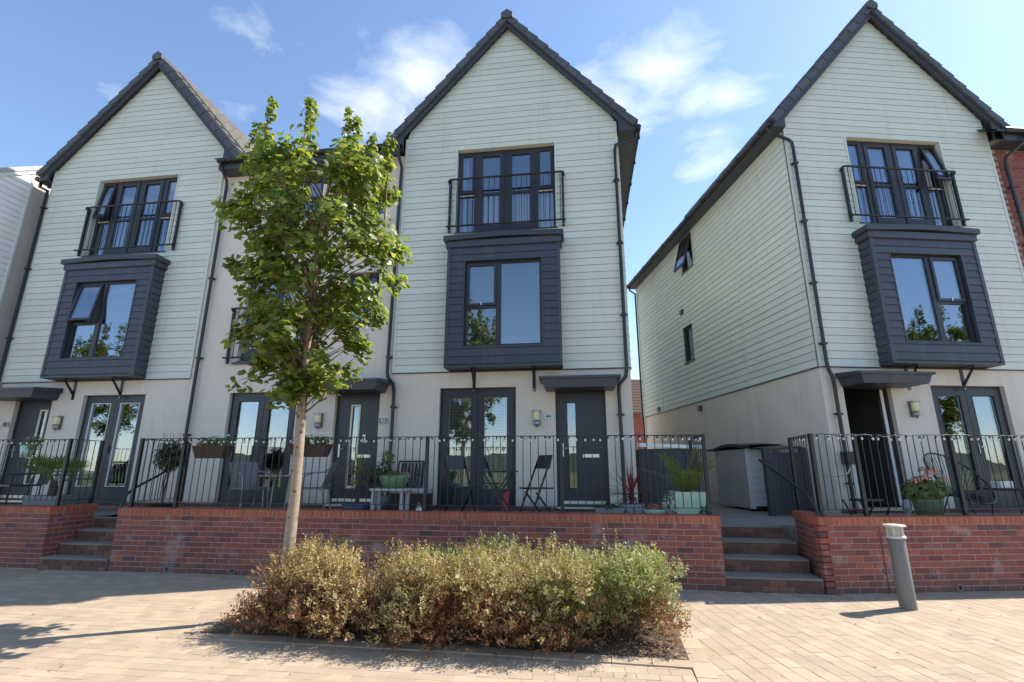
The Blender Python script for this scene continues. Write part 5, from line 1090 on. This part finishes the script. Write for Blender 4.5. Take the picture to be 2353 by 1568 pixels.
# passage: clad store, dark boarded gate
so_ = athing('timber_store', 'low timber store with white boarded front and curved black roof along the passage wall', 'storage shed', 'B', 5.75, -1.72, .702)
MB().box(.02, .62, .02, 1.36, .06, 1.24).build('carcass', STOREW, so_); vm_ = MB().chbox(0, .094, -.016, 0, 0, 1.20, .004).mesh('side_board', STOREW)
for k in range(14): put('side_board', vm_, so_, (.02, 1.36-k*.097, .05), (0, 0, R(-90)))
fm_ = MB().chbox(0, .52, -.02, 0, 0, .138, .006).mesh('front_board', WHITEM)
for k in range(8): put('front_board', fm_, so_, (.10, .018, .10+k*.143))
MB().box(.0, .10, -.01, .02, .05, 1.26).build('corner_board', WHITEM, so_); MB().box(.02, .62, -.004, .02, -.02, .09).build('kickboard', GUT, so_)
mb = MB(); cp = [(1.62-i*.16, 1.235+.085*math.sin(max(0, min(1, (i-2)/8))*math.pi*.9)) for i in range(13)]
for (a, za), (b, zb) in zip(cp, cp[1:]): mb.raw([(-.07, a, za), (.66, a, za+.03), (.66, b, zb+.03), (-.07, b, zb), (-.07, a, za+.055), (.66, a, za+.085), (.66, b, zb+.085), (-.07, b, zb+.055)], [(0, 3, 2, 1), (4, 5, 6, 7), (0, 4, 7, 3)])
mb.build('curved_roof', GUT, so_)
gt = athing('bin_screen', 'dark boarded bin screen with posts beside the passage, next to the downpipe', 'screen', 'B', 5.52, -.70, .702)
dm2 = MB().chbox(0, .088, -.018, 0, 0, 1.10, .004).mesh('board', DARKW)
for k in range(7): put('board', dm2, gt, (.10+k*.092, .0, .04))
for x, yy in ((0.0, 0), (.75, .0)): MB().box(x, x+.09, -.05, .05, -.04, 1.24).build('post', DARKW, gt)
MB().box(.09, .75, .002, .03, .15, .24).box(.09, .75, .002, .03, .85, .94).build('rail', DARKW, gt)
MB().raw([(.10, -.05, 1.18), (.75, -.05, 1.22), (.75, .5, 1.26), (.10, .5, 1.22), (.10, -.05, 1.22), (.75, -.05, 1.26), (.75, .5, 1.30), (.10, .5, 1.26)], [(0, 1, 5, 4), (1, 2, 6, 5), (3, 0, 4, 7), (4, 5, 6, 7), (3, 2, 1, 0)]).build('lid', GUT, gt)
# B terrace
hy = athing('hydrangea', 'potted hydrangea with faded pink heads behind the bollard railing', 'plant', 'B', sBx(2125, 1.40), 1.40, ZF); pot(hy, [(.001, 0), (.15, 0), (.19, .30), (.20, .32)], DGREEN); leafball(hy, (0, 0, .46), .27, 420, .055, PALMG, 33, rz=.65); leafball(hy, (.12, .05, .44), .22, 160, .05, LEAFD, 34, rz=.6)
for k, (x, y, z) in enumerate(((-.24, -.12, .56), (-.02, -.15, .68), (.10, -.10, .70), (.20, -.12, .58), (.02, .0, .72), (-.12, -.16, .60))): bloom(hy, (x, y, z), .06, PINK, k+50, 'flower_head', 40)
ac = athing('string_chair', 'black egg shaped string chair turned to the glass doors', 'chair', 'B', sBx(2195, .95), .95, ZF, None, R(8))
def eg(a, k=1.): return Vector((.44*k*math.cos(a), -.08+.34*math.sin(a), .62+.38*k*math.sin(a)))
MB().tube([eg(2*math.pi*i/28) for i in range(29)], .014, 8, False).build('rim', IRON, ac); MB().tube([Vector((.16*math.cos(2*math.pi*i/16), -.02+.13*math.sin(2*math.pi*i/16), .34)) for i in range(17)], .010, 6, False).build('seat_ring', IRON, ac)
sc_ = MB()
for i in range(46): a = 2*math.pi*i/46; sc_.tube([eg(a), Vector((.16*math.cos(a), -.02+.13*math.sin(a), .34))], .006, 4, False)
sc_.build('strings', IRON, ac, kind='stuff')
for k in range(3): a = k*2.1+.5; MB().tube([(.14*math.cos(a), -.02+.12*math.sin(a), .34), (.26*math.cos(a), .24*math.sin(a), 0)], .011, 6).build('leg', IRON, ac)
ct = athing('coffee_table', 'low dark patio table with white tray in front of the glass doors', 'table', 'B', sBx(2318, .85), .85, ZF); MB().lathe([(.001, .42), (.32, .42), (.33, .435), (.32, .45), (.001, .45)], 24).build('top', RATTAN, ct)
for k in range(3): a = k*2.09; MB().tube([(.2*math.cos(a), .2*math.sin(a), .42), (.28*math.cos(a), .28*math.sin(a), 0)], .012, 6).build('leg', IRON, ct)
wt_ = athing('white_tray', 'white box on the low dark patio table', 'box', 'B', sBx(2305, .85), .85, ZF+.45); MB().chbox(-.11, .11, -.08, .08, 0, .11, .008).build('box_body', WHITEM, wt_); MB().box(-.06, .05, -.03, .03, .111, .125).build('lid_item', GUT, wt_)
st2 = athing('stool', 'small black folding stool under the string chair terrace railing', 'stool', 'B', sBx(1985, 1.50), 1.50, ZF); MB().chbox(-.17, .17, -.12, .12, .30, .33, .005).build('seat', GUT, st2)
for x in (-.13, .13):
    for sg in (-1, 1): MB().box(-.012, .012, -.008, .008, 0, .36).build('leg', GUT, st2, (x, -sg*.10, 0), (-sg*R(-32), 0, 0))
gn = athing('garden_ornament', 'small white and blue garden ornament beside the hydrangea pot', 'ornament', 'B', sBx(2075, 1.58), 1.58, ZF); MB().lathe([(.001, 0), (.10, 0), (.085, .06), (.05, .10), (.03, .12)], 14).build('base', WHITEM, gn); MB().lathe([(.03, .12), (.055, .17), (.06, .24), (.04, .30), (.001, .33)], 14).build('globe', GREYP, gn)
